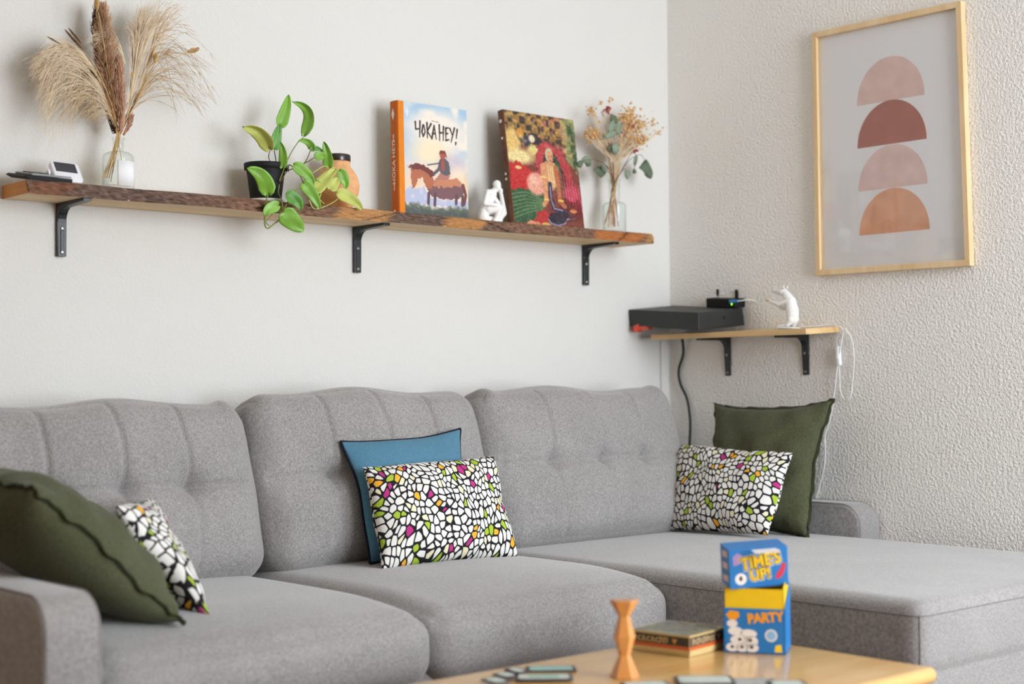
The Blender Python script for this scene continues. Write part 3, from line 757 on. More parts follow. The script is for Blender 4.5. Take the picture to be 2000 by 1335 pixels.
# ------------------------------------------------------------------ books leaning on the wall
class Canvas:
    def __init__(s, w, h, col):
        s.w, s.h = w, h; s.a = np.tile(np.array(col, float), (h, w, 1))
        s.X, s.Y = np.meshgrid((np.arange(w)+.5)/w, (np.arange(h)+.5)/h)
        r = np.random.default_rng(w*h); s.r = r
    def nz(s, f, seed=0):
        r = np.random.default_rng(seed+int(f*10)); g = r.random((int(f*1.4)+3, int(f)+3))
        x, y = s.X*f, s.Y*f*1.35; i, j = x.astype(int), y.astype(int); u, v = x-i, y-j; u = u*u*(3-2*u); v = v*v*(3-2*v)
        return g[j, i]*(1-u)*(1-v)+g[j, i+1]*u*(1-v)+g[j+1, i]*(1-u)*v+g[j+1, i+1]*u*v
    def lay(s, m, col, al=1):
        m = np.clip(m, 0, 1)[..., None]*al; s.a = s.a*(1-m)+np.array(col, float)*m
    def poly(s, pts, col, al=1, jit=0):
        P = np.array(pts, float); x = s.X+jit*(s.nz(30, 5)-.5); y = s.Y+jit*(s.nz(30, 6)-.5); ins = np.zeros(x.shape, bool); j = len(P)-1
        for i in range(len(P)):
            c = ((P[i, 1] > y) != (P[j, 1] > y)) & (x < (P[j, 0]-P[i, 0])*(y-P[i, 1])/(P[j, 1]-P[i, 1]+1e-12)+P[i, 0]); ins ^= c; j = i
        s.lay(ins.astype(float), col, al)
    def ell(s, cx, cy, rx, ry, col, al=1, soft=.1, rot=0):
        dx, dy = s.X-cx, (s.Y-cy); c, n_ = math.cos(rot), math.sin(rot); u, v = (dx*c+dy*n_)/rx, (-dx*n_+dy*c)/ry
        s.lay((1-np.sqrt(u*u+v*v))/soft, col, al)
    def line(s, pts, wd, col, al=1, taper=1., asp=1.35):
        d = np.full(s.X.shape, 9.); P = np.array(pts, float)
        tot = len(P)-1
        for i in range(tot):
            a, b = P[i], P[i+1]; vx, vy = b[0]-a[0], (b[1]-a[1])*asp; L2 = vx*vx+vy*vy+1e-12
            u = np.clip(((s.X-a[0])*vx+(s.Y-a[1])*asp*vy)/L2, 0, 1)
            q = np.hypot(s.X-a[0]-u*vx, (s.Y-a[1])*asp-u*vy)/(1+(taper-1)*(i+u)/tot); d = np.minimum(d, q)
        s.lay((wd-d)/(.35*wd)+.5, col, al)
    def mesh(s, M, W, Hh):
        """a fine printed sheet: local x right, y up, centred"""
        gx = ((np.arange(s.w)+.5)/s.w-.5)*W*s.w/(s.w-1); gy = (.5-(np.arange(s.h)+.5)/s.h)*Hh*s.h/(s.h-1)
        X, Y = np.meshgrid(gx, gy); V = np.stack([X, Y, np.zeros_like(X)], -1).reshape(-1, 3)
        i = np.arange(s.h*s.w).reshape(s.h, s.w); F_ = np.stack([i[:-1, :-1], i[1:, :-1], i[1:, 1:], i[:-1, 1:]], -1).reshape(-1, 4)
        me = bpy.data.meshes.new('p'); me.vertices.add(len(V)); me.vertices.foreach_set('co', V.ravel())
        me.loops.add(F_.size); me.loops.foreach_set('vertex_index', F_.ravel()); me.polygons.add(len(F_)); me.polygons.foreach_set('loop_start', np.arange(0, F_.size, 4))
        me.update(calc_edges=True)
        c = np.concatenate([lin(np.clip(s.a, 0, 255)).reshape(-1, 3), np.ones((len(V), 1))], 1)
        ca = me.color_attributes.new('Col', 'FLOAT_COLOR', 'POINT'); ca.data.foreach_set('color', c.ravel())
        me.transform(M); return me

def cover_one():
    k = Canvas(170, 260, (164, 192, 214))
    k.lay(np.clip((k.Y-.1)*1.6, 0, 1), (226, 214, 206)); n1 = k.nz(5, 1)*.6+k.nz(11, 2)*.4
    k.lay((n1-.42)*4*np.clip((k.X+.25-.2*k.Y)*1.4, 0, 1), (238, 228, 214), .95)
    k.ell(.55, .22, .60, .22, (238, 226, 212), .95, .5); k.ell(.42, .42, .40, .16, (240, 222, 186), .9, .6); k.ell(.75, .50, .3, .1, (198, 178, 196), .6, .7)
    k.lay(np.clip((k.Y-.50)*3, 0, 1)*np.clip((.86-k.Y)*5, 0, 1)*(.5+k.nz(6, 4)), (240, 186, 128), .8)
    k.poly([(0, .80), (.08, .74), (.18, .77), (.3, .73), (.36, .82), (.5, .84), (1, .83), (1, .9), (0, .9)], (176, 184, 214), .9, .03)
    k.lay(np.clip((k.nz(16, 8)-.5)*3, 0, 1)*np.clip((k.Y-.72)*9, 0, 1)*np.clip((.88-k.Y)*12, 0, 1), (232, 226, 226), .8)
    # horse and rider, seen from the left side
    hc, hs = (176, 104, 74), (122, 86, 92)
    k.poly([(.34, .70), (.46, .66), (.62, .65), (.80, .63), (.91, .68), (.93, .76), (.86, .81), (.72, .83), (.55, .83), (.42, .81), (.35, .77)], hs, 1, .02)
    k.poly([(.36, .67), (.46, .66), (.80, .63), (.90, .67), (.88, .71), (.6, .72), (.4, .73)], (206, 134, 98), .9, .03)
    k.poly([(.10, .57), (.20, .545), (.30, .56), (.40, .61), (.47, .68), (.42, .75), (.33, .74), (.28, .66), (.21, .67), (.17, .75), (.12, .76), (.10, .68)], hc, 1, .02)
    k.poly([(.05, .565), (.14, .54), (.28, .535), (.40, .575), (.47, .63), (.43, .645), (.32, .60), (.18, .58), (.09, .59)], (112, 56, 54), 1, .03)
    for x, y in ((.36, .88), (.46, .89), (.80, .86), (.90, .87)): k.line([(x+.01, .79), (x, y)], .022, (96, 72, 84))
    k.line([(.92, .69), (.96, .78), (.93, .86)], .022, (112, 66, 64))
    k.poly([(.46, .70), (.52, .66), (.66, .66), (.72, .62), (.68, .58), (.58, .58), (.50, .64), (.44, .69)], (178, 118, 104), 1, .02)
    k.poly([(.55, .60), (.53, .52), (.56, .47), (.64, .46), (.70, .50), (.72, .60), (.66, .62)], (92, 92, 94), 1, .02)
    k.line([(.57, .49), (.53, .57), (.46, .61)], .02, (96, 84, 90)); k.line([(.36, .54), (.56, .51)], .008, (82, 72, 84))
    k.ell(.60, .435, .055, .042, (172, 84, 72), 1, .2); k.poly([(.54, .43), (.56, .395), (.64, .395), (.66, .43), (.67, .47), (.63, .42)], (122, 56, 56), 1)
    k.poly([(.57, .49), (.62, .47), (.63, .57), (.58, .58)], (176, 78, 72), .9)
    g = (k.Y-(.885-.015*np.sin(k.X*9)+.05*(k.nz(24, 9)-.5)))*25
    k.lay(g, (96, 106, 92)); k.lay(g*np.clip((k.Y-.9)*12, 0, 1), (74, 82, 84), .8); k.lay(np.clip((k.nz(40, 3)-.5)*2, 0, 1)*np.clip(g, 0, 1), (126, 130, 104), .5)
    ink = (44, 34, 34)
    def st(*p): k.line([(.03+(.15+(x-.16)*.86 if max(q[0] for q in p) < .56 else .15+(x-.16)*.90), y) for x, y in p], .0135, ink, .97, .6)
    st((.16, .17), (.165, .235), (.24, .225)); st((.245, .16), (.235, .30))                     # H
    st((.30, .19), (.275, .25), (.30, .29), (.335, .25), (.315, .19), (.30, .19))              # O
    st((.37, .165), (.375, .30)); st((.445, .17), (.375, .24), (.45, .295))                    # K
    st((.455, .30), (.50, .18), (.535, .30)); st((.47, .255), (.525, .25))                    # A
    st((.575, .17), (.58, .31)); st((.58, .24), (.645, .235)); st((.65, .18), (.64, .305))        # H
    st((.69, .19), (.69, .30)); st((.69, .19), (.74, .185)); st((.69, .24), (.73, .235)); st((.69, .30), (.745, .29))   # E
    st((.765, .19), (.80, .24)); st((.845, .18), (.78, .31))                                   # Y
    st((.895, .19), (.875, .27)); st((.865, .31), (.860, .33))                                  # !
    k.line([(.44, .142), (.55, .148)], .004, (150, 120, 110))
    k.poly([(.055, .045), (.085, .09), (.055, .14), (.025, .09)], (214, 222, 230), .9)
    return k
def cover_two():
    k = Canvas(170, 220, (120, 60, 50))
    k.lay(np.clip((.34-k.Y)*9, 0, 1), (58, 46, 42))
    d = np.abs(((k.X*6+k.Y*7) % 1)-.5)+np.abs(((k.X*6-k.Y*7) % 1)-.5)
    k.lay(np.clip((.62-d)*6, 0, 1)*np.clip((.26-k.Y)*20, 0, 1), (172, 128, 62), .8)
    k.poly([(.78, 0), (1, 0), (1, .5), (.84, .4)], (128, 140, 92), .9, .06); k.poly([(.88, .05), (.95, .02), (1, .3), (.95, .5)], (52, 78, 56), .9, .04)
    k.ell(.08, .26, .15, .12, (214, 178, 108), 1, .3); k.ell(.25, .24, .13, .06, (64, 60, 76), 1, .3, .5); k.ell(.2, .19, .06, .05, (206, 140, 60), 1, .3); k.ell(.42, .25, .14, .07, (52, 44, 48), 1, .3, .5); k.ell(.36, .23, .05, .04, (226, 212, 180), 1, .3)
    k.ell(.15, .40, .28, .09, (226, 206, 146), 1, .5); k.ell(.38, .33, .12, .06, (214, 196, 126), 1, .4); k.lay(np.clip((k.nz(26, 3)-.55)*4, 0, 1)*np.clip((.45-k.Y)*9, 0, 1), (226, 190, 110), .5)
    k.poly([(0, .47), (.12, .44), (.28, .5), (.45, .62), (.3, .72), (0, .74)], (186, 46, 46), 1, .04); k.ell(.13, .50, .05, .018, (232, 190, 130), 1, .3)
    k.poly([(0, .70), (.3, .67), (.5, .76), (.42, .86), (.2, .97), (0, 1)], (50, 86, 60), 1, .05)
    for i in range(7): k.line([(.0, .74+.035*i), (.2, .71+.03*i), (.42, .76+.015*i)], .008, (116, 140, 92), .7)
    # red arch of feathers around a seated figure
    k.poly([(.42, .62), (.38, .46), (.42, .32), (.52, .25), (.64, .25), (.76, .31), (.86, .44), (.90, .58), (.86, .70), (.70, .70)], (172, 62, 66), 1, .05)
    k.poly([(.50, .60), (.47, .45), (.52, .35), (.60, .32), (.70, .37), (.76, .48), (.80, .62), (.74, .72)], (46, 36, 40), 1, .03)
    k.poly([(.66, .36), (.72, .44), (.76, .6), (.86, .76), (.84, .84), (.66, .84), (.64, .6)], (46, 96, 62), 1, .04)
    k.ell(.86, .70, .17, .13, (220, 96, 112), 1, .5); k.poly([(.70, .74), (1, .76), (1, .94), (.6, .9)], (104, 36, 40), .9, .05); k.ell(.86, .845, .06, .02, (206, 130, 80), 1, .3)
    for i in range(16): k.line([(.70+.02*i, .48+.012*i), (.72+.021*i, .72+.01*i)], .006, (200, 60, 76) if i % 2 else (70, 26, 36), .8)
    k.lay(np.clip((k.nz(30, 5)-.5)*4, 0, 1)*np.clip((k.X-.42)*9, 0, 1)*np.clip((.42-k.Y)*9, 0, 1)*np.clip((.3-np.abs(k.X-.62))*9, 0, 1), (222, 120, 120), .5)
    skin, sk2 = (206, 146, 106), (176, 104, 70)
    k.ell(.36, .63, .15, .115, (222, 156, 134), 1, .25); k.ell(.33, .60, .08, .06, (236, 186, 164), .9, .8)
    k.poly([(.44, .45), (.52, .42), (.66, .43), (.69, .52), (.66, .62), (.60, .68), (.50, .68), (.44, .6)], skin, 1, .02)
    k.line([(.475, .47), (.485, .62), (.48, .77), (.44, .81)], .036, skin, 1, .75); k.line([(.665, .47), (.68, .62), (.68, .77), (.74, .81)], .036, sk2, 1, .75)
    k.ell(.585, .36, .062, .075, (196, 190, 150), 1, .2); k.ell(.595, .375, .045, .062, skin, 1, .2); k.line([(.575, .37), (.585, .368)], .006, (70, 40, 36)); k.line([(.61, .37), (.62, .368)], .006, (70, 40, 36)); k.line([(.585, .41), (.605, .41)], .006, (150, 50, 50))
    for x in (.55, .58, .61): k.line([(x, .46), (x+.005, .56), (x+.01, .64)], .006, (232, 216, 150), .9)
    k.line([(.45, .56), (.51, .56)], .012, (226, 196, 110)); k.line([(.46, .76), (.51, .76)], .012, (226, 186, 90)); k.line([(.66, .76), (.72, .76)], .012, (226, 186, 90))
    # dark ribbon winding on the cloth
    k.line([(.555, .62), (.55, .74), (.575, .83), (.66, .86), (.74, .85)], .030, (58, 50, 62)); k.line([(.555, .64), (.552, .76), (.585, .835), (.7, .845)], .006, (176, 160, 196), .9)
    k.ell(.60, .93, .155, .062, (48, 42, 54), 1, .15); k.ell(.79, .90, .10, .045, (48, 42, 54), 1, .15); k.line([(.46, .92), (.52, .97), (.62, .985), (.72, .96), (.76, .92), (.88, .91)], .006, (178, 164, 200), .9)
    k.poly([(.22, .98), (.42, .84), (.5, .88), (.44, 1)], (178, 52, 50), .9, .04); k.poly([(.15, 1), (.22, .95), (.4, .99), (.4, 1)], (214, 150, 110), .9, .03); k.ell(.9, .97, .1, .05, (142, 84, 62), 1, .4); k.ell(.45, .99, .08, .03, (206, 160, 90), 1, .3)
    k.poly([(.78, .86), (1, .90), (1, 1), (.74, 1)], (112, 56, 50), .7, .06)
    k.a += (k.nz(60, 11)[..., None]-.5)*36
    return k
def book(label, bl, br, tl, tr, thick, canvas, spine_mat, hinge=None, hinge_w=.018):
    """bl.. corners of the front cover in the room"""
    bl, br, tl, tr = Vector(bl), Vector(br), Vector(tl), Vector(tr)
    fx = ((br-bl)+(tr-tl))/2; fy = ((tl-bl)+(tr-br))/2; W, Hh = fx.length, fy.length
    M = frame_mat((bl+br+tl+tr)/4, fx, fy)
    t = thing('book', label, 'book', tuple((bl+br)/2), 'books on the long shelf')
    bd = .0025
    bm = bmesh.new(); bm_box(bm, (0, 0, -bd/2), (W, Hh, bd), bev=.0008); bm_box(bm, (0, 0, -thick+bd/2), (W, Hh, bd), bev=.0008)
    link('boards', xform(bm_mesh(bm), M), M_pages if hinge else spine_mat, t)
    link('page_block', xform(box_me((.001, 0, -thick/2), (W-.006, Hh-.007, thick-2*bd)), M), M_pages, t)
    sp = []
    for k in range(7): a = R(-90+k*30); sp.append((-W/2-.0035*math.cos(a)-.0005, -thick/2+thick/2*math.sin(a)))
    sp += [(-W/2+.003, 0), (-W/2+.003, -thick)]
    V = [(x, y, z) for y in (-Hh/2, Hh/2) for x, z in sp]; n = len(sp)
    bm = bmesh.new(); vs = [bm.verts.new(v) for v in V]; bm.faces.new(vs[:n]); bm.faces.new(vs[n:][::-1])
    for i in range(n): bm.faces.new((vs[i], vs[(i+1) % n], vs[n+(i+1) % n], vs[n+i]))
    s_ = link('spine', xform(bm_mesh(bm), M), spine_mat, t)
    off = hinge_w if hinge else 0
    link('cover', canvas().mesh(M @ Matrix.Translation((off/2, 0, .0004)), W-off-.0008, Hh-.0008), M_print, t)
    if hinge: link('cloth_band', xform(box_me((-W/2+off/2, 0, .0003), (off, Hh-.0004, .0012), bev=.0004), M), hinge, t)
    return t, M, W, Hh, s_
zb = ST+.001
def cz(p, z): p = Vector(p); p.z = z; return p
t, M, W, Hh, sp = book('tall comic book with bright orange spine and a horse rider cover', cz(ay(779, 415, -.103), zb), cz(ay(914, 425, -.103), zb), ay(779, 196, -.098), ay(912, 215, -.098), .034, cover_one, M_spine, M_hinge)
Ms = M @ Matrix.Translation((-W/2-.0042, 0, -.017)) @ Matrix.Rotation(R(-90), 4, 'Y')
sub('spine_title', text_me('HOKA HEY!', .017, Ms @ Matrix.Translation((0, -.012, 0)) @ Matrix.Rotation(R(90), 4, 'Z') @ Matrix.Scale(1.35, 4, (1, 0, 0)), .0003), M_white_ink, sp, label='white spine title')
bm = bmesh.new()
for pts in ([(0, .135), (.0065, .118), (0, .101), (-.0065, .118)],):
    bm.faces.new([bm.verts.new((x, y, .0002)) for x, y in pts])
sub('emblem', xform(bm_mesh(bm), Ms), M_white_ink, sp, label='white diamond emblem')
bm = bmesh.new()
bm_box(bm, (0, .052, 0), (.0016, .024, .0005), Matrix.Rotation(R(16), 3, 'Z')); bm_box(bm, (0, .052, 0), (.0016, .024, .0005), Matrix.Rotation(R(-16), 3, 'Z'))
sub('crossed_arrows', xform(bm_mesh(bm), Ms), M_white_ink, sp)
sub('author_line', xform(box_me((0, -.075, 0), (.0022, .026, .0005)), Ms), M_white_ink, sp)
sub('dot', xform(lathe([(.004, 0), (.004, .0004)], (0, -.144, 0), 14), Ms), M_white_ink, sp)
M_spine2 = plain('brown_print_spine', L(104, 66, 46), .5, .3, var=.3, vs=60)
t, M, W, Hh, sp = book('large comic album with crowded red and green painted cover', cz(ay(1003, 432, -.124), zb), cz(ay(1141, 445, -.124), zb), ay(985, 214, -.080), ay(1120, 234, -.080), .024, cover_two, M_spine2)
Ms = M @ Matrix.Translation((-W/2-.0042, 0, -.012)) @ Matrix.Rotation(R(-90), 4, 'Y')
for y, r_ in ((.135, .0055), (.085, .004), (-.02, .004), (-.035, .004)):
    sub('dot', xform(lathe([(r_, 0), (r_, .0004)], (0, y, 0), 16), Ms), M_white_ink, sp)

# ------------------------------------------------------------------ glass bottles with dried flowers
def bottle(label, x, y, rb, zsh, rn, ztop, lab=None):
    t = thing('glass_bottle', label, 'vase', (x, y, ST), 'glass bottles on the long shelf')
    th = .0022; z0 = .0005
    out = [(.0, z0), (rb-.004, z0), (rb, .005), (rb, zsh)]
    for k in range(1, 9): a = R(k*11.25); out.append((rn+(rb-rn)*math.cos(a), zsh+(rb-rn)*.62*math.sin(a)))
    zs = out[-1][1]
    out += [(rn, zs+.01), (rn, ztop-.008), (rn+.003, ztop-.006), (rn+.003, ztop-.001), (rn+.001, ztop)]
    inn = [(max(r-th, 0), z) for r, z in out[::-1]][1:]
    inn = [(r, z if z > .012 else .012) for r, z in inn if r > 0] + [(0, .012)]
    link('body', lathe(out+inn, (x, y, ST), 40), M_glass, t, True)
    if lab:
        a0, a1, za, zb_ = lab; n = 14; V = []; Fc = []
        for k in range(n+1):
            a = a0+(a1-a0)*k/n
            for r in (rb+.0003, rb+.0009):
                for z in (za, zb_): V.append((x+r*math.cos(a), y+r*math.sin(a), ST+z))
        for k in range(n):
            b = 4*k; Fc += [(b, b+1, b+5, b+4), (b+2, b+6, b+7, b+3), (b+1, b+3, b+7, b+5), (b, b+4, b+6, b+2)]
        Fc += [(0, 2, 3, 1), (4*n, 4*n+1, 4*n+3, 4*n+2)]
        bm = bmesh.new(); bm.from_mesh(mesh(V, Fc)); link('label', bm_mesh(bm), M_paper, t, True, label='blank white paper label')
    return t
Y1 = -.085; b1 = ay(231, 330, Y1)
vd = math.atan2(CAM.y-Y1, CAM.x-b1.x)
bottle('clear glass bottle with white label near left end of the long shelf', b1.x, Y1, .036, .076, .0125, ay(231, 268, Y1).z-ST, (vd-.05, vd+1.35, .008, .066))
Y2 = -.080; b2 = ay(1200, 400, Y2)
bottle('clear glass bottle at right end of the long shelf', b2.x, Y2, .0365, .088, .0175, ay(1200, 350, Y2).z-ST)

def arcs(n, f): return [f(i) for i in range(n)]
def dp(px, py, y): return np.array(ay(px, py, y))
rb_ = np.random.default_rng(21)
# first bouquet: zoom coordinates q(x, y) -> photo pixels 50+x/4.603, y/4.603
def q1(x, y, d=0.): return dp(50+x/4.603, y/4.603, Y1+d)
t = thing('dried_bouquet', 'tall bouquet of feathery dried grasses in the labelled bottle at left', 'dried flowers', tuple(b1*1), 'dried bouquets')
neck = q1(832, 1225); foot = [q1(700, 1560, .01), q1(760, 1640, -.01), q1(800, 1560, .012), q1(850, 1500, -.008), q1(720, 1600, .0), q1(780, 1500, .008)]
st = []
for k in range(16):
    f = foot[k % 6]+rb_.normal(0, .003, 3); nk = neck+rb_.normal(0, .003, 3); up = q1(*[(700, 850), (760, 900), (830, 800), (880, 850), (930, 900), (980, 800)][k % 6])
    st.append((smooth_path([f, nk, up+rb_.normal(0, .004, 3)], 10), .0011, .0008))
link('stem', tube_me(st[:6]+[(smooth_path([q1(690+20*i, 1600), neck+np.array([.002*i-.004, 0, 0]), q1(760+40*i, 1000)], 10), .0012, .0009) for i in range(4)], 4), M_gold, t)
def plume(spine, ends, n, mat, depth, tip_hair, r0=.0007, seed=0, t0=.15, t1=1.):
    r = np.random.default_rng(seed); out = []
    sp = smooth_path([q1(*p) for p in spine], 40)
    for k in range(n):
        f = t0+(t1-t0)*r.random()**.8; b = sp[int(f*40)]
        e = np.array(ends[r.integers(len(ends))], float)+r.normal(0, 38, 2)
        d = r.uniform(-depth, depth); E_ = q1(e[0], e[1], d)
        T = sp[min(40, int(f*40)+2)]-sp[max(0, int(f*40)-2)]; T /= np.linalg.norm(T)+1e-9
        L_ = np.linalg.norm(E_-b); c = b+T*L_*.30+(E_-b)*.30+np.array([0, 0, .17*L_])+r.normal(0, .004, 3)
        s = np.linspace(0, 1, 10)[:, None]; P = (1-s)**2*b+2*s*(1-s)*c+s*s*E_; P[:, 2] -= .05*L_*(s[:, 0]**4)
        out.append((P, r0, .00025))
        for j in range(tip_hair):
            u = r.uniform(.25, 1); i = min(8, int(u*9)); p = P[i]; dr = P[i+1]-P[i]; dr /= np.linalg.norm(dr)+1e-9
            h = r.uniform(.010, .024); side = r.normal(0, 1, 3); side -= side@dr*dr; side /= np.linalg.norm(side)+1e-9
            out.append((np.array([p, p+dr*h*.6+side*h*.22, p+dr*h+side*h*.30-np.array([0, 0, h*.18])]), .00032, .00012))
    link('plume', tube_me(out, 3), mat, t)
lends = [(20, 590), (40, 690), (85, 745), (130, 430), (140, 800), (150, 1120), (190, 1250), (370, 1180), (120, 960), (230, 360), (60, 640), (110, 860), (170, 1000), (100, 500)]
plume([(832, 1210), (790, 1040), (720, 860), (640, 660), (520, 480), (420, 400)], lends, 150, M_cream, .045, 7, seed=1)
plume([(832, 1210), (770, 1000), (700, 820), (560, 600), (430, 470)], [(120, 520), (90, 640), (120, 720), (170, 860), (150, 930), (150, 780), (220, 1010), (150, 600), (330, 960)], 130, M_cream, .05, 7, seed=2)
plume([(832, 1210), (780, 1030), (700, 850), (600, 700)], [(590, 1060), (640, 1050), (500, 1030), (420, 1040), (370, 980), (300, 1060)], 60, M_beige, .035, 6, seed=6)
rends = [(1520, 290), (1430, 210), (1390, 70), (1400, 40), (1350, 20), (1690, 580), (1735, 880), (1600, 1000), (1370, 1020), (1530, 690), (1460, 420), (1230, 0), (1300, 0), (1600, 620), (1590, 940)]
plume([(850, 1210), (930, 1010), (1000, 860), (1060, 720), (1110, 500), (1150, 330)], rends, 80, M_beige, .04, 9, r0=.0008, seed=3)
plume([(850, 1210), (920, 1000), (960, 800), (980, 560), (1010, 330)], [(1090, 30), (1060, 120), (1120, 200), (1000, 160), (1040, 60), (960, 240), (1180, 130), (1150, 60), (1080, 200), (1250, 140)], 190, M_cream, .03, 8, r0=.0009, seed=4)
plume([(850, 1210), (900, 950), (900, 600), (860, 420)], [(560, 350), (590, 400), (640, 380), (660, 300), (600, 330)], 22, M_cream, .02, 5, seed=5, t0=.7)
def spike(axis, wd, n, mat, seed, dd=0., hair=.014):
    r = np.random.default_rng(seed); sp = smooth_path([q1(x, y, dd) for x, y in axis], 60); out = [(sp, .0022, .001)]
    px = 1.18e-3/4.603
    for k in range(n):
        f = r.random(); i = min(58, int(f*60)); p = sp[i]; T = sp[i+1]-sp[i]; T /= np.linalg.norm(T)
        W = np.interp(f, np.linspace(0, 1, len(wd)), wd)*px; sd = r.normal(0, 1, 3); sd -= sd@T*T; sd /= np.linalg.norm(sd)
        e0 = p+sd*W*r.uniform(.2, .75)*.9; e1 = e0+T*r.uniform(.5, 1.2)*hair+sd*W*.45*r.random()
        out.append((np.array([e0, (e0+e1)/2+sd*.001, e1]), .00095, .00025))
    link('seed_spike', tube_me(out, 3), mat, t)
spike([(800, 1120), (760, 800), (720, 480), (690, 20)], [22, 85, 120, 138, 125, 40], 3000, M_brown, 11, .004)
spike([(860, 1180), (855, 950), (840, 680), (845, 520)], [18, 58, 72, 55, 20], 1300, M_rust, 12, -.012)
spike([(880, 1215), (930, 1120), (958, 1040)], [10, 34, 16], 200, M_rust, 13, -.012, .01)
spike([(800, 1200), (700, 760), (650, 330), (640, 40)], [30, 50, 70, 72, 30], 900, M_seed, 14, .028)
def tuft(x0, y0, x1, y1, wpx, mat, d, n=220, seed=0):
    r = np.random.default_rng(seed); a, b = q1(x0, y0, d), q1(x1, y1, d); T = (b-a)/np.linalg.norm(b-a); L_ = np.linalg.norm(b-a); out = [(np.array([a-T*.002, a, b]), .0012, .0006)]
    px = 1.18e-3/4.603
    for k in range(n):
        f = r.random(); sd = r.normal(0, 1, 3); sd -= sd@T*T; sd /= np.linalg.norm(sd); W = wpx*px*math.sin(math.pi*min(f*.9+.1, 1))**.6
        p = a+T*L_*f; out.append((np.array([p, p+sd*W*.8+T*.003, p+sd*W+T*.007]), .0008, .0002))
    link('seed_head', tube_me(out, 3), mat, t)
tuft(1450, 470, 1545, 440, 26, M_gold, -.01, seed=1); tuft(1160, 570, 1172, 495, 22, M_gold, -.02, seed=2); tuft(1245, 495, 1290, 455, 18, M_beige, 0, 120, seed=3); tuft(945, 700, 965, 660, 14, M_gold, -.03, 80, seed=4)
tuft(515, 450, 365, 280, 12, M_seed, -.03, 160, seed=5); tuft(500, 390, 400, 270, 10, M_seed, -.03, 110, seed=6); tuft(310, 395, 215, 340, 8, M_seed, -.03, 70, seed=7); tuft(655, 720, 590, 640, 12, M_seed, -.03, 90, seed=8); tuft(640, 100, 640, -20, 24, M_gold, -.03, 160, seed=9)
thin = [[(832, 1215), (790, 900), (720, 500), (655, 110)], [(850, 1210), (1000, 900), (1100, 700), (1160, 575)], [(850, 1210), (1080, 760), (1280, 560), (1450, 470)], [(850, 1210), (930, 980), (960, 720)], [(840, 1210), (760, 900), (640, 620), (515, 450)], [(840, 1210), (740, 850), (560, 560), (310, 395)], [(850, 1210), (960, 980), (1090, 760)], [(846, 1210), (950, 1000), (1040, 850)]]
link('stalk', tube_me([(smooth_path([q1(x, y, -.034*i/len(p)) for i, (x, y) in enumerate(p)], 24), .0011, .0007) for p in thin], 5), M_gold, t)

# second bouquet: zoom coordinates -> photo pixels 1120+x/6.674, 170+y/6.674
def q2(x, y, d=0.): return dp(1120+x/6.674, 170+y/6.674, Y2+d)
t = thing('dried_bouquet', 'small bouquet of amber florets, crimson heads and eucalyptus in right bottle', 'dried flowers', tuple(b2), 'dried bouquets')
r = np.random.default_rng(31); px2 = 1.43e-3/6.674; st = []; fl = {'a': [], 'r': [], 'p': []}
nk = q2(530, 1250)
def blobs(cx, cy, sx, sy, n, key, size, dd=.03, stem=.5, pull=(530, 1000)):
    for k in range(n):
        x, y = cx+r.normal(0, sx*.5), cy+r.normal(0, sy*.5); d = r.uniform(-dd, dd); p = q2(x, y, d); fl[key].append((p, size*r.uniform(.55, 1.3)))
        if r.random() < stem:
            mx, my = (x*.55+pull[0]*.45), (y*.55+pull[1]*.45)
            st.append((smooth_path([nk+r.normal(0, .004, 3), q2(pull[0]+r.normal(0, 30), pull[1], d*.4), q2(mx, my, d*.8), p], 9), .00042, .0003))
blobs(735, 470, 170, 200, 260, 'a', .0034); blobs(860, 690, 120, 80, 90, 'a', .0034); blobs(240, 620, 130, 80, 110, 'a', .0030); blobs(380, 700, 80, 100, 30, 'a', .003)
blobs(235, 310, 70, 90, 30, 'a', .0027); blobs(355, 190, 30, 40, 9, 'a', .0024); blobs(485, 165, 30, 50, 11, 'a', .0024); blobs(1040, 440, 45, 70, 18, 'a', .0026); blobs(1080, 590, 80, 40, 20, 'a', .0024, stem=.8); blobs(935, 450, 30, 60, 8, 'a', .0025); blobs(1180, 540, 40, 30, 5, 'a', .002, stem=1); blobs(640, 780, 90, 120, 40, 'p', .003); blobs(800, 280, 30, 30, 4, 'a', .002)
blobs(740, 520, 60, 40, 18, 'r', .003); blobs(430, 300, 50, 45, 26, 'r', .0027, .008); blobs(460, 270, 28, 14, 14, 'r', .0026, .005); blobs(785, 830, 55, 22, 40, 'r', .0030, .008); blobs(650, 620, 40, 50, 16, 'r', .003); blobs(395, 370, 25, 30, 6, 'r', .0022, .005); blobs(340, 440, 30, 30, 5, 'p', .0025)
def florets(lst, mat):
    bm = bmesh.new()
    for p, s in lst:
        Mx = Matrix.Translation(Vector(p)) @ Matrix.Rotation(r.uniform(0, 6), 4, Vector(r.normal(0, 1, 3)).normalized()) @ Matrix.Diagonal((1, 1, .6, 1))
        bmesh.ops.create_icosphere(bm, subdivisions=1, radius=s*1.35, matrix=Mx)
    o = link('florets', bm_mesh(bm), mat, t); o['kind'] = 'stuff'
florets(fl['a'], M_orange_fl); florets(fl['r'], M_red_fl); florets(fl['p'], M_gold)
link('stem', tube_me(st, 3), M_cream, t)
rs_ = []
for k in range(26):
    rs_.append((smooth_path([q2(440+r.uniform(-40, 160), 1780+r.uniform(-60, 60), r.uniform(-.012, .012)), nk+r.normal(0, .004, 3), q2(540+r.normal(0, 45), 960, r.uniform(-.008, .008)), q2(560+r.normal(0, 110), 720, r.uniform(-.012, .012))], 12), .0011, .0009))
link('stem', tube_me(rs_[:13], 4), M_redstem, t); link('stem', tube_me(rs_[13:], 4), M_gold, t)
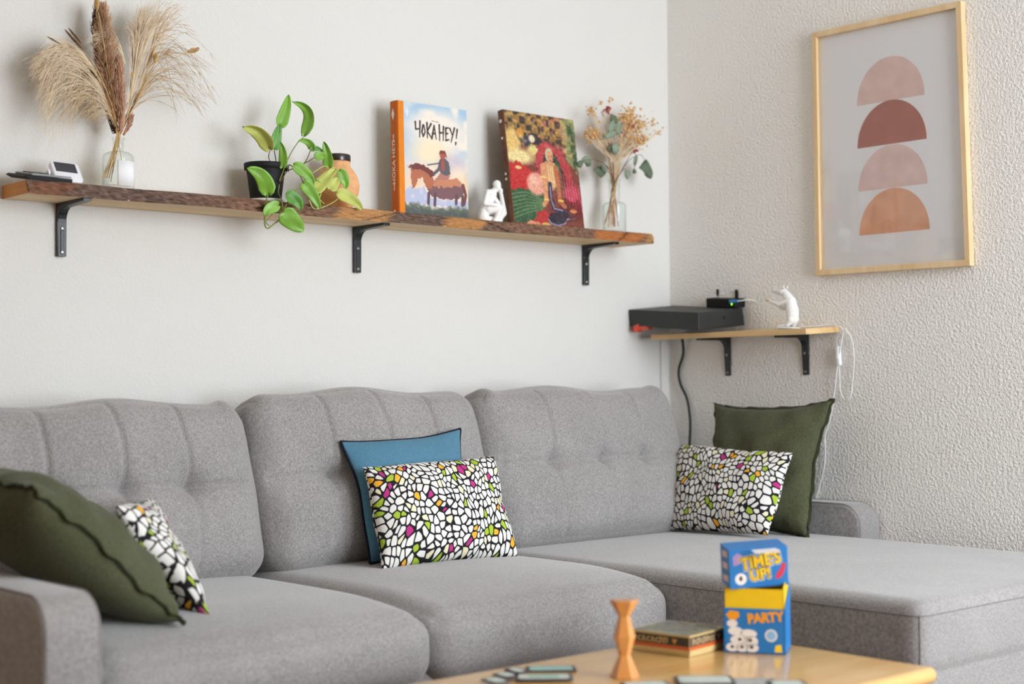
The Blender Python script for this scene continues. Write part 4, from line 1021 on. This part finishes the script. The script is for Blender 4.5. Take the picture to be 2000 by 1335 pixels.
def disc_leaf(pts, mat, d, bulge=.004):
    P = [q2(x, y, d+(.004 if i % 2 else -.002)) for i, (x, y) in enumerate(pts)]; n = len(P); c = sum(P)/n; nv = np.array(CAM)-c; nv /= np.linalg.norm(nv)
    ring = smooth_path(P+[P[0]], 28)[:-1]; m = len(ring); V = list(ring)+list(c+(ring-c)*.55+nv*bulge*.7)+[c+nv*bulge]; Fc = []
    for i in range(m):
        j = (i+1) % m; Fc += [(i, j, m+j, m+i), (m+i, m+j, 2*m)]
    k = len(V); V += [v-nv*.0008 for v in V]; Fc += [tuple(a+k for a in f[::-1]) for f in Fc]; Fc += [(i, k+i, k+(i+1) % m, (i+1) % m) for i in range(m)]
    bm = bmesh.new(); bm.from_mesh(mesh(V, Fc)); link('leaf', bm_mesh(bm), mat, t, True)
disc_leaf([(480, 340), (580, 400), (560, 480), (490, 450)], M_euca2, -.03); disc_leaf([(470, 470), (520, 430), (540, 520), (490, 600), (450, 560)], M_euca, -.035)
disc_leaf([(560, 420), (640, 500), (620, 590), (570, 620), (550, 520)], M_euca, -.028); disc_leaf([(400, 640), (470, 570), (550, 580), (530, 650), (430, 670)], M_euca, -.036); disc_leaf([(500, 760), (560, 720), (600, 800), (560, 870), (510, 840)], M_euca, -.034); disc_leaf([(450, 780), (510, 740), (520, 800), (480, 850)], M_euca2, -.03)
disc_leaf([(105, 930), (170, 895), (235, 940), (215, 985), (130, 990)], M_euca, .005); disc_leaf([(55, 970), (100, 950), (125, 1000), (90, 1055), (55, 1030)], M_euca2, -.02); disc_leaf([(150, 990), (230, 985), (220, 1030), (170, 1035)], M_euca2, -.005)
disc_leaf([(255, 1080), (330, 1030), (430, 1100), (360, 1180), (290, 1110)], M_euca2, -.01); disc_leaf([(345, 1000), (400, 1040), (430, 1110), (380, 1120)], M_euca2, -.015); disc_leaf([(390, 1010), (450, 1030), (440, 1090)], M_euca, .005)
disc_leaf([(670, 1080), (740, 1110), (715, 1200), (675, 1170)], M_euca, -.012); disc_leaf([(785, 920), (835, 890), (830, 980), (795, 1030), (780, 980)], M_euca, -.008); disc_leaf([(790, 1050), (825, 1105), (800, 1130), (768, 1110)], M_euca2, -.008)
disc_leaf([(850, 1055), (930, 950), (975, 970), (1035, 1110), (1010, 1195), (940, 1160), (910, 1100)], M_euca2, -.014)
es = [[(530, 1250), (480, 1100), (400, 1000), (250, 940), (110, 970)], [(530, 1250), (470, 1120), (360, 1060)], [(530, 1250), (620, 1100), (760, 860), (820, 900), (800, 1050)], [(540, 1250), (640, 1080), (690, 1070)], [(540, 1250), (700, 980), (860, 880), (930, 950)], [(530, 1250), (520, 900), (530, 600), (500, 400)]]
link('twig', tube_me([(smooth_path([q2(x, y, -.012) for x, y in p], 20), .0010, .0007) for p in es], 5), M_seed, t)

# ------------------------------------------------------------------ pothos in a black pot, and the clay jar behind it
YP = -.088; pc = ay(519, 320, YP)
t = thing('potted_pothos', 'trailing green pothos plant in a small black pot on the long shelf', 'houseplant', (pc.x, YP, ST))
zr = pc.z-ST
link('saucer', lathe([(.0, .0005), (.040, .0005), (.051, .006), (.0515, .008), (.042, .0045), (.0, .004)], (pc.x, YP, ST), 36), M_plaster, t, True, label='white saucer')
link('pot', lathe([(.0, .005), (.037, .005), (.0385, .008), (.0475, zr-.017), (.0475, zr-.016), (.0535, zr-.0155), (.0545, zr-.001), (.0535, zr), (.0515, zr), (.0475, zr-.02), (.036, .008), (.0, .008)], (pc.x, YP, ST), 40), M_plastic_black, t, True)
link('soil', lathe([(.0, zr-.010), (.03, zr-.011), (.0485, zr-.013), (.0485, zr-.016), (.0, zr-.016)], (pc.x, YP, ST), 30), M_soil, t, True)
def qp(x, y, d): return dp(440+x/4.45, 160+y/4.45, d)
def leaf(b, tip, wpx, d, mat, bend=(0, 0), fold=.25, curl=.12, tw=0., dt=0.):
    """heart shaped blade from base b to tip, zoom coordinates; d is the depth plane of the base"""
    B, T = qp(*b, d), qp(*tip, d+dt); mid = qp((b[0]+tip[0])/2+bend[0], (b[1]+tip[1])/2+bend[1], d+dt*.5); ctrl = 2*mid-.5*(B+T)
    nL, nW = 16, 9; s = np.linspace(0, 1, nL)[:, None]; ax_ = (1-s)**2*B+2*s*(1-s)*ctrl+s*s*T
    Tn = np.gradient(ax_, axis=0); Tn /= np.linalg.norm(Tn, axis=1, keepdims=True)
    view = np.array(CAM)-B; view /= np.linalg.norm(view); W = wpx*1.28e-3/4.45/2
    V = []; 
    for i in range(nL):
        u = s[i, 0]; side = np.cross(Tn[i], view); side /= np.linalg.norm(side)
        nr = np.cross(side, Tn[i]); ca, sa = math.cos(tw), math.sin(tw); side, nr = side*ca+nr*sa, nr*ca-side*sa
        hw = W*1.02*(min(1, (u+.02)/.16)**.6)*(1-u)**.62*(1+.55*u) if u < 1 else 0
        for j in range(nW):
            v = 2*j/(nW-1)-1; back = (-.06*np.linalg.norm(T-B)*abs(v)**1.5 if u < .12 else 0)
            V.append(ax_[i]+side*hw*v+Tn[i]*back+nr*(W*fold*abs(v)-W*curl*v*v*2*u)+nr*W*.05*math.sin(6*u+3*v))
    V = np.array(V); k = len(V); Fc = [(i*nW+j, i*nW+j+1, (i+1)*nW+j+1, (i+1)*nW+j) for i in range(nL-1) for j in range(nW-1)]
    o = link('leaf', mesh(V.tolist(), Fc), mat, t, True)
    m = o.modifiers.new('thick', 'SOLIDIFY'); m.thickness = .0006
leaf((393, 577), (145, 385), 150, -.135, M_leaf3, (25, -45), .5, .1, .5)
leaf((425, 580), (475, 365), 105, -.14, M_leaf2, (-5, 0), .3, .1, -.4)
leaf((470, 385), (549, 112), 115, -.12, M_leaf, (8, 0), .4, .1, -.3)
leaf((690, 468), (580, 168), 115, -.13, M_leaf, (88, -55), .35, .1, .5)
leaf((500, 745), (482, 520), 85, -.145, M_leaf, (12, 0), .3, .1, .3)
leaf((760, 585), (632, 508), 70, -.15, M_leaf, (20, -25), .3, .1, .2)
leaf((735, 590), (845, 605), 50, -.15, M_leaf2, (5, -20), .3)
leaf((900, 740), (858, 515), 100, -.16, M_leaf, (8, 5), .35, .1, .2)
leaf((775, 655), (890, 650), 80, -.155, M_leaf, (0, -12), .3)
leaf((372, 975), (188, 748), 150, -.165, M_leaf, (38, -38), .2, .15, .1)
leaf((590, 725), (765, 895), 110, -.16, M_leaf, (30, -10), .3, .1, .2)
leaf((672, 880), (818, 1108), 112, -.17, M_leaf, (20, -10), .25, .1, .1)
leaf((525, 985), (650, 1115), 125, -.18, M_leaf2, (30, -22), .3, .1, .2)
leaf((462, 1068), (345, 1165), 105, -.185, M_leaf, (-25, -10), .25, .1, .1)
leaf((500, 1130), (682, 1300), 175, -.19, M_leaf, (5, 5), .15, .12, 0)
leaf((775, 960), (965, 755), 130, -.165, M_leaf3, (-8, -8), .3, .1, .3)
leaf((985, 770), (1040, 930), 100, -.165, M_leaf, (25, 5), .3, .1, .2)
leaf((970, 965), (1190, 1115), 115, -.17, M_leaf3, (20, -20), .3, .1, .2)
leaf((905, 935), (985, 830), 110, -.168, M_leaf3, (0, 0), .3)
leaf((840, 950), (790, 850), 70, -.16, M_leaf2, (0, 0), .3)
def vine(pts, d0, d1, mat, r0=.0014, r1=.0011):
    n = len(pts); link('stem', tube_me([(smooth_path([qp(x, y, d0+(d1-d0)*i/(n-1)) for i, (x, y) in enumerate(pts)], 30), r0, r1)], 6), mat, t, True)
vine([(460, 790), (425, 735), (378, 660), (393, 577)], -.09, -.135, M_vine_b)
vine([(465, 800), (470, 660), (472, 560), (470, 385)], -.09, -.12, M_vine)
vine([(440, 790), (440, 690), (430, 620), (425, 580)], -.09, -.14, M_vine)
vine([(470, 860), (545, 670), (620, 540), (690, 468)], -.14, -.13, M_vine)
vine([(460, 770), (470, 870), (462, 960), (490, 1030), (500, 1130)], -.10, -.188, M_vine, .0018)
vine([(500, 760), (540, 760), (480, 860), (470, 855)], -.10, -.145, M_vine_b)
vine([(545, 780), (560, 720), (640, 800), (680, 880)], -.10, -.168, M_vine_b)
vine([(545, 770), (680, 710), (740, 600)], -.11, -.15, M_vine_b); vine([(680, 710), (730, 685), (775, 655)], -.13, -.155, M_vine)
vine([(372, 975), (350, 1060), (342, 1160), (345, 1245), (370, 1272), (420, 1235), (480, 1180), (540, 1045), (600, 960), (665, 900)], -.165, -.17, M_vine, .0018, .0014)
vine([(462, 1068), (400, 1160), (352, 1215), (385, 1250)], -.185, -.18, M_vine)
vine([(730, 1025), (755, 1085), (795, 1103), (880, 1075), (960, 1030), (1000, 985)], -.17, -.17, M_leaf3, .0016)
vine([(760, 790), (850, 735), (900, 740)], -.155, -.16, M_leaf3); vine([(755, 890), (840, 830), (930, 745), (985, 770)], -.16, -.166, M_leaf3); vine([(815, 1020), (860, 900), (905, 935)], -.166, -.168, M_leaf3); vine([(690, 880), (760, 960), (860, 1060)], -.166, -.168, M_leaf3)
YJ = -.082; jc = ay(659, 360, YJ); jt = ay(662, 303, YJ).z-ST
t = thing('clay_jar', 'round orange clay jar with dark rim behind the pothos leaves', 'jar', (jc.x, YJ, ST))
zj = jt/.142
prof = [(.0, .0005), (.030, .0005), (.036, .004), (.047, .022), (.055, .042), (.0575, .062), (.053, .084), (.042, .102), (.034, .112), (.0325, .118), (.034, .124)]
link('body', lathe([(r_, z*zj) for r_, z in prof]+[(.030, .124*zj), (.030, .110*zj), (.0, .105*zj)], (jc.x, YJ, ST), 48), M_terracotta, t, True)
link('rim', lathe([(.0335, .123*zj), (.0345, .125*zj), (.0345, .139*zj), (.033, .142*zj), (.029, .142*zj), (.029, .123*zj)], (jc.x, YJ, ST), 40), M_dark_glaze, t, True, label='dark glazed rim')

# ------------------------------------------------------------------ coffee table and the games on it
ZT = .40
t = thing('coffee_table', 'honey coloured wooden coffee table with rounded edge in the foreground', 'table', (-1.9, -1.52, 0))
tx0, tx1, ty0, ty1 = -2.55, -1.285, -1.785, -1.245; th = .030
pr = [(0, -th), (.006, -th)]
bm = bmesh.new(); bm_box(bm, ((tx0+tx1)/2, (ty0+ty1)/2, ZT-th/2), (tx1-tx0, ty1-ty0, th), bev=.0135, seg=5)
link('tabletop', bm_mesh(bm), M_table, t, True)
bm = bmesh.new()
for (cx, cy, sx, sy) in (((tx0+tx1)/2, ty0+.075, tx1-tx0-.15, .02), ((tx0+tx1)/2, ty1-.06, tx1-tx0-.15, .02), (tx0+.075, (ty0+ty1)/2, .02, ty1-ty0-.15), (tx1-.075, (ty0+ty1)/2, .02, ty1-ty0-.15)):
    bm_box(bm, (cx, cy, ZT-th-.035), (sx, sy, .07))
link('apron', bm_mesh(bm), M_table_leg, t)
for x in (tx0+.075, tx1-.075):
    for y in (ty0+.075, ty1-.06): link('leg', xform(box_me((0, 0, 0), (.045, .045, ZT-th), bev=.004), Matrix.Translation((x, y, (ZT-th)/2))), M_table_leg, t)
# faceted wooden pawn
p = az(1220, 1322, ZT)
me = lathe([(.0, 0), (.0245, 0), (.0250, .002), (.0100, .038), (.0190, .070), (.0098, .104), (.0245, .129), (.0245, .1325), (.0, .1325)], (0, 0, 0), 6)
o = link('wooden_pawn', xform(me, Matrix.Translation((p.x, p.y, ZT+.0005)) @ Matrix.Rotation(R(12), 4, 'Z')), M_pawn)
props(o, 'tall faceted orange wooden pawn standing on the coffee table', 'game piece')

def tilted_box(a, b, c_, h):
    """footprint corner a (nearest), b along one side, c_ along the other -> matrix and size"""
    fx = Vector(b)-Vector(a); fy = Vector(c_)-Vector(a); fx.z = fy.z = 0
    ang = math.atan2(fx.y, fx.x); w_, d_ = fx.length, abs(-math.sin(ang)*fy.x+math.cos(ang)*fy.y)
    return ang, w_, d_
# flat game box
n0, l0, r0 = az(1347, 1284, ZT), az(1240, 1270, ZT), az(1410, 1266, ZT)
ang = math.atan2((l0-n0).y, (l0-n0).x)-math.pi/2; Lw = .135; Ld = .135; hb = .0385
Mb = Matrix.Translation((n0.x, n0.y, ZT+.0005)) @ Matrix.Rotation(ang, 4, 'Z')      # local +y to the left corner, +x to the right one
t = thing('game_box', 'flat square game box with dark and red striped sides beside the wooden pawn', 'box', tuple(n0), 'game boxes on the coffee table')
link('tray', xform(box_me((Ld/2, Lw/2, .008), (Ld-.003, Lw-.003, .016)), Mb), plain('cream_card', L(208, 184, 130), .6, .3), t)
k = Canvas(60, 60, (120, 116, 96)); n1 = k.nz(7, 1); k.lay((n1-.4)*3, (176, 164, 122), .8); k.lay((k.nz(5, 4)-.55)*5, (120, 136, 140), .8); k.lay((k.nz(14, 7)-.6)*5, (70, 62, 56), .6); k.lay((.04-np.minimum(np.minimum(k.X, 1-k.X), np.minimum(k.Y, 1-k.Y)))*60, (206, 188, 140), 1)
link('lid', xform(box_me((Ld/2, Lw/2, hb/2+.004), (Ld, Lw, hb-.008)), Mb), plain('box_card', L(196, 170, 116), .5, .4), t)
link('lid_picture', k.mesh(Mb @ Matrix.Translation((Ld/2, Lw/2, hb+.0003)) @ Matrix.Rotation(R(-90), 4, 'Z'), Lw-.002, Ld-.002), M_board_print, t)
def side_print(Wd):
    k = Canvas(110, 34, (204, 178, 122)); k.lay((k.Y < .60)*1., (52, 50, 50)); k.lay((k.Y < .10)*1., (196, 168, 110)); k.lay(((k.Y > .60) & (k.Y < .80))*1., (196, 92, 46))
    x = .08; rr_ = np.random.default_rng(int(Wd*1e4))
    for i in range(8):
        g = rr_.integers(3); c_ = (206, 174, 120)
        if g == 0: k.line([(x, .2), (x-.01, .5)], .010, c_, .9, asp=.31); k.line([(x, .22), (x+.04, .25), (x+.03, .48)], .010, c_, .9, asp=.31)
        elif g == 1: k.line([(x+.05, .25), (x, .3), (x+.005, .47), (x+.05, .48)], .010, c_, .9, asp=.31)
        else: k.line([(x, .5), (x+.02, .22), (x+.045, .5)], .010, c_, .9, asp=.31)
        x += .075
    k.poly([(.72, .25), (.80, .25), (.76, .55)], (206, 150, 70)); return k
link('side_print', side_print(.1).mesh(Mb @ Matrix.Translation((-.0003, Lw/2, hb/2+.002)) @ Matrix.Rotation(R(-90), 4, 'Z') @ Matrix.Rotation(R(90), 4, 'X'), Lw-.002, hb-.006), M_board_print, t)
link('side_print', side_print(.2).mesh(Mb @ Matrix.Translation((Ld/2, -.0003, hb/2+.002)) @ Matrix.Rotation(R(90), 4, 'X'), Ld-.002, hb-.006), M_board_print, t)

# blue party game: open box with yellow inner tray and its lid set down askew on top
a0, b0, s0 = az(1414, 1276, ZT), az(1530.5, 1276, ZT), az(1550.5, 1258, ZT)
ang = R(-59); gw, gd, gh, gy = .114, .085, .0825, .119; a0 = az(1414, 1273, ZT)
Mg = Matrix.Translation((a0.x, a0.y, ZT+.0005)) @ Matrix.Rotation(ang, 4, 'Z')
M_bluebox = plain('blue_card', L(38, 118, 186), .45, .4, var=.03)
def ink(name, c, rough=.5): return plain(name, L(*c), rough, .3, var=.02)
I_y, I_o, I_w, I_r, I_k, I_lb = ink('yellow_ink', (246, 204, 40)), ink('orange_ink', (238, 158, 40)), ink('cream_ink', (232, 226, 222)), ink('red_ink', (206, 58, 78)), ink('dark_ink', (62, 46, 40)), ink('pale_blue_ink', (140, 184, 224))
t = thing('game_box', 'open blue and yellow game box standing on the coffee table', 'box', tuple(a0), 'game boxes on the coffee table')
wt = .0015; bm = bmesh.new()
bm_box(bm, (gw/2, wt/2, gh/2), (gw, wt, gh)); bm_box(bm, (gw/2, gd-wt/2, gh/2), (gw, wt, gh)); bm_box(bm, (wt/2, gd/2, gh/2), (wt, gd, gh)); bm_box(bm, (gw/2, gd/2, wt/2), (gw, gd, wt))
V = [(gw-wt, 0, 0), (gw, 0, 0), (gw, gd, 0), (gw-wt, gd, 0), (gw-wt, 0, gh), (gw, 0, gh), (gw, gd, .122), (gw-wt, gd, .122)]
bm.from_mesh(mesh(V, [(3, 2, 1, 0), (4, 5, 6, 7), (0, 1, 5, 4), (1, 2, 6, 5), (2, 3, 7, 6), (3, 0, 4, 7)]))
link('box_base', xform(bm_mesh(bm), Mg), M_bluebox, t)
bm = bmesh.new(); e = .0022
bm_box(bm, (gw/2, e+.0006, gy/2), (gw-2*e, .0012, gy)); bm_box(bm, (gw/2, gd-e, gy/2), (gw-2*e, .0012, gy)); bm_box(bm, (e+.0006, gd/2, gy/2), (.0012, gd-2*e, gy))
V = [(gw-2*e, e, .002), (gw-e-.0002, e, .002), (gw-e-.0002, gd-e, .002), (gw-2*e, gd-e, .002), (gw-2*e, e, gy), (gw-e-.0002, e, gy), (gw-e-.0002, gd-e, gy+.028), (gw-2*e, gd-e, gy+.028)]
bm.from_mesh(mesh(V, [(3, 2, 1, 0), (4, 5, 6, 7), (0, 1, 5, 4), (1, 2, 6, 5), (2, 3, 7, 6), (3, 0, 4, 7)]))
link('inner_tray', xform(bm_mesh(bm), Mg), M_yellow, t, label='yellow inner tray')
Fg = Mg @ Matrix.Rotation(R(90), 4, 'X')          # printed front: local x right, y up
def flat(pts_list, M, z=.0004):
    bm = bmesh.new()
    for pts in pts_list: bm.faces.new([bm.verts.new((x, y, z)) for x, y in pts])
    return xform(bm_mesh(bm), M)
def disc(cx, cy, rx, ry=None, n=24): ry = ry or rx; return [(cx+rx*math.cos(2*math.pi*i/n), cy+ry*math.sin(2*math.pi*i/n)) for i in range(n)]
link('lettering', text_me('PARTY', .024, Fg @ Matrix.Translation((gw*.68, .066, .0004)) @ Matrix.Rotation(R(6), 4, 'Z') @ Matrix.Scale(.92, 4, (1, 0, 0)), .0003, .0012), I_o, t, label='orange lettering')
pic = join_me([flat([[(.004, .070), (.012, .078), (.028, .076), (.030, .068), (.022, .060), (.010, .062)]], Fg), flat([disc(.016, .010, .012, .008), disc(.034, .010, .012, .008), disc(.052, .010, .013, .008), disc(.030, .024, .018, .009), disc(.050, .022, .014, .010), disc(.022, .040, .014, .008), disc(.046, .036, .016, .008), disc(.016, .054, .010, .007)], Fg, .0005),
               flat([disc(.016, .011, .003), disc(.034, .011, .003), disc(.052, .011, .003), disc(.030, .025, .003), disc(.05, .024, .003)], Fg, .0008), flat([disc(gw-.026, .034, .0115)], Fg, .0004), flat([[(gw-.020, .004), (gw-.006, .004), (gw-.008, .018), (gw-.018, .016)]], Fg, .0004), flat([disc(gw-.026, .034, .0085)], Fg, .0007)])
link('front_picture', pic, [I_o, I_w, I_k, I_w, I_y, I_lb], t)
# lid: tilted slightly, sitting in the mouth of the box
gc = Mg @ Vector((gw/2, gd/2, 0)); cw, ch, cd_ = .112, .074, .066
lc = CAM + _ray(1482, 1108)*((gc-CAM).dot(_F)-.030)
Ml = Matrix.Translation(lc) @ Matrix.Rotation(R(-36), 4, 'Z') @ Matrix.Rotation(R(96), 4, 'X') @ Matrix.Rotation(R(3.5), 4, 'Z')
t = thing('box_lid', 'blue box lid with yellow lettering set askew on the open game box', 'box lid', tuple(lc))
link('case', xform(box_me((0, 0, -cd_/2), (cw, ch, cd_), bev=.0008), Ml), M_bluebox, t)
def lettering(nm, txt, size, x, y, rot, sc):
    Mx = Ml @ Matrix.Translation((x, y, 0)) @ Matrix.Rotation(R(rot), 4, 'Z') @ Matrix.Scale(sc, 4, (1, 0, 0))
    me = join_me([text_me(txt, size, Mx @ Matrix.Translation((0, 0, .0003)), .0001, .0036), text_me(txt, size, Mx @ Matrix.Translation((0, 0, .0006)), .0001, .0022), text_me(txt, size, Mx @ Matrix.Translation((0, 0, .0009)), .0001, .0006)])
    link(nm, me, [I_w, I_k, I_y], t, label='yellow lettering with dark and pale outlines')
lettering('lettering', "TIME'S", .032, .004, .012, 8, .86); lettering('lettering', 'UP!', .028, .002, -.013, 6, .95)
link('age_badge', join_me([flat([disc(-cw/2+.021, -ch/2+.018, .011)], Ml), flat([disc(-cw/2+.021, -ch/2+.019, .003, .005)], Ml, .0007)]), [I_w, I_k], t, label='round cream badge')
link('burst', flat([[(cw/2-.026, -.024), (cw/2-.015, -.022), (cw/2-.008, -.012), (cw/2-.004, .004), (cw/2-.011, .006), (cw/2-.016, -.006), (cw/2-.022, -.012)]], Ml), I_r, t, label='red burst of small lettering')
link('burst', flat([[(-cw/2+.008, .006), (-cw/2+.022, .010), (-cw/2+.020, .018), (-cw/2+.026, .026), (-cw/2+.016, .030), (-cw/2+.007, .024)]], Ml, .0003), ink('mauve_ink', (170, 140, 190)), t, label='mauve burst')
link('top_stripe', flat([[(-.016, -.045), (.030, -.045), (.030, -.012), (-.016, -.012)]], Ml @ Matrix.Translation((0, ch/2, 0)) @ Matrix.Rotation(R(-90), 4, 'X') @ Matrix.Scale(-1, 4, (0, 1, 0)) @ Matrix.Scale(-1, 4, (0, 1, 0))), I_w, t)
link('side_stripes', flat([[(-.05+.0, y), (-.012, y+.004), (-.012, y+.016), (-.05, y+.012)] for y in (-.03, -.006, .016)], Ml @ Matrix.Translation((-cw/2, 0, 0)) @ Matrix.Rotation(R(-90), 4, 'Y') @ Matrix.Scale(1, 4, (1, 0, 0))), ink('blush_ink', (226, 190, 200)), t)

# cards lying on the table
M_cb = plain('card_border', L(70, 64, 66), .5, .4); M_cf = plain('pale_card_face', L(196, 204, 196), .5, .4, var=.05); M_cg = plain('sage_card_face', L(150, 182, 160), .5, .4, var=.05); M_ct = plain('mint_card_face', L(158, 196, 190), .5, .4, var=.05)
def rrect(w, h, r, n=6):
    o = []
    for cx, cy, a0_ in ((w/2-r, h/2-r, 0), (-w/2+r, h/2-r, 90), (-w/2+r, -h/2+r, 180), (w/2-r, -h/2+r, 270)):
        for k in range(n+1): a = R(a0_+90*k/n); o.append((cx+r*math.cos(a), cy+r*math.sin(a)))
    return o
def card(label, px, py, w, h, ang, face, z=0, inner=None):
    c_ = az(px, py, ZT+.003); M = Matrix.Translation((c_.x, c_.y, ZT+.0005+z)) @ Matrix.Rotation(R(ang), 4, 'Z')
    t = thing('game_card', label, 'card', (c_.x, c_.y, ZT+z), 'game cards on the coffee table')
    link('border', xform(prism(rrect(w, h, .006), 'z', 0, .0022, .0004, 1), M), M_cb, t, label='dark border')
    link('face', xform(prism(rrect(w-.012, h-.012, .008), 'z', .0020, .0027), M), face, t)
    if inner: link('picture', xform(prism(rrect(w*.55, h*.5, .006), 'z', .0025, .0031), M), inner, t)
YW = math.degrees(YAW)-90
card('dark edged card with mint face, farthest back of the left cards', 1076, 1304, .088, .046, YW+2, M_ct)
card('dark edged card with green centre in front of the mint card', 1062, 1323, .098, .050, YW+1, M_cf, .0026, M_cg)
card('small pale card at back left of the left card cluster', 1009, 1307, .030, .046, YW+28, M_cf)
card('small pale card in middle of the left cluster edge', 988, 1319, .034, .042, YW+34, M_cf, .0026)
card('small pale card nearest the front of the left cluster', 968, 1333, .036, .046, YW+36, M_cf, .0052)
card('white faced card at the bottom edge just right of the pawn', 1262, 1336, .080, .060, YW+8, M_cf)
card('large pale card in the middle of the right card group', 1376, 1329, .098, .066, YW+0, M_cf, .0026)
card('grey faced card right of the large pale card', 1470, 1331, .080, .066, YW-2, plain('grey_card_face', L(168, 170, 168), .5, .4, var=.2, vs=90), .0)
card('rightmost card of the group on the table', 1540, 1338, .062, .066, YW+3, M_cf, .0026)
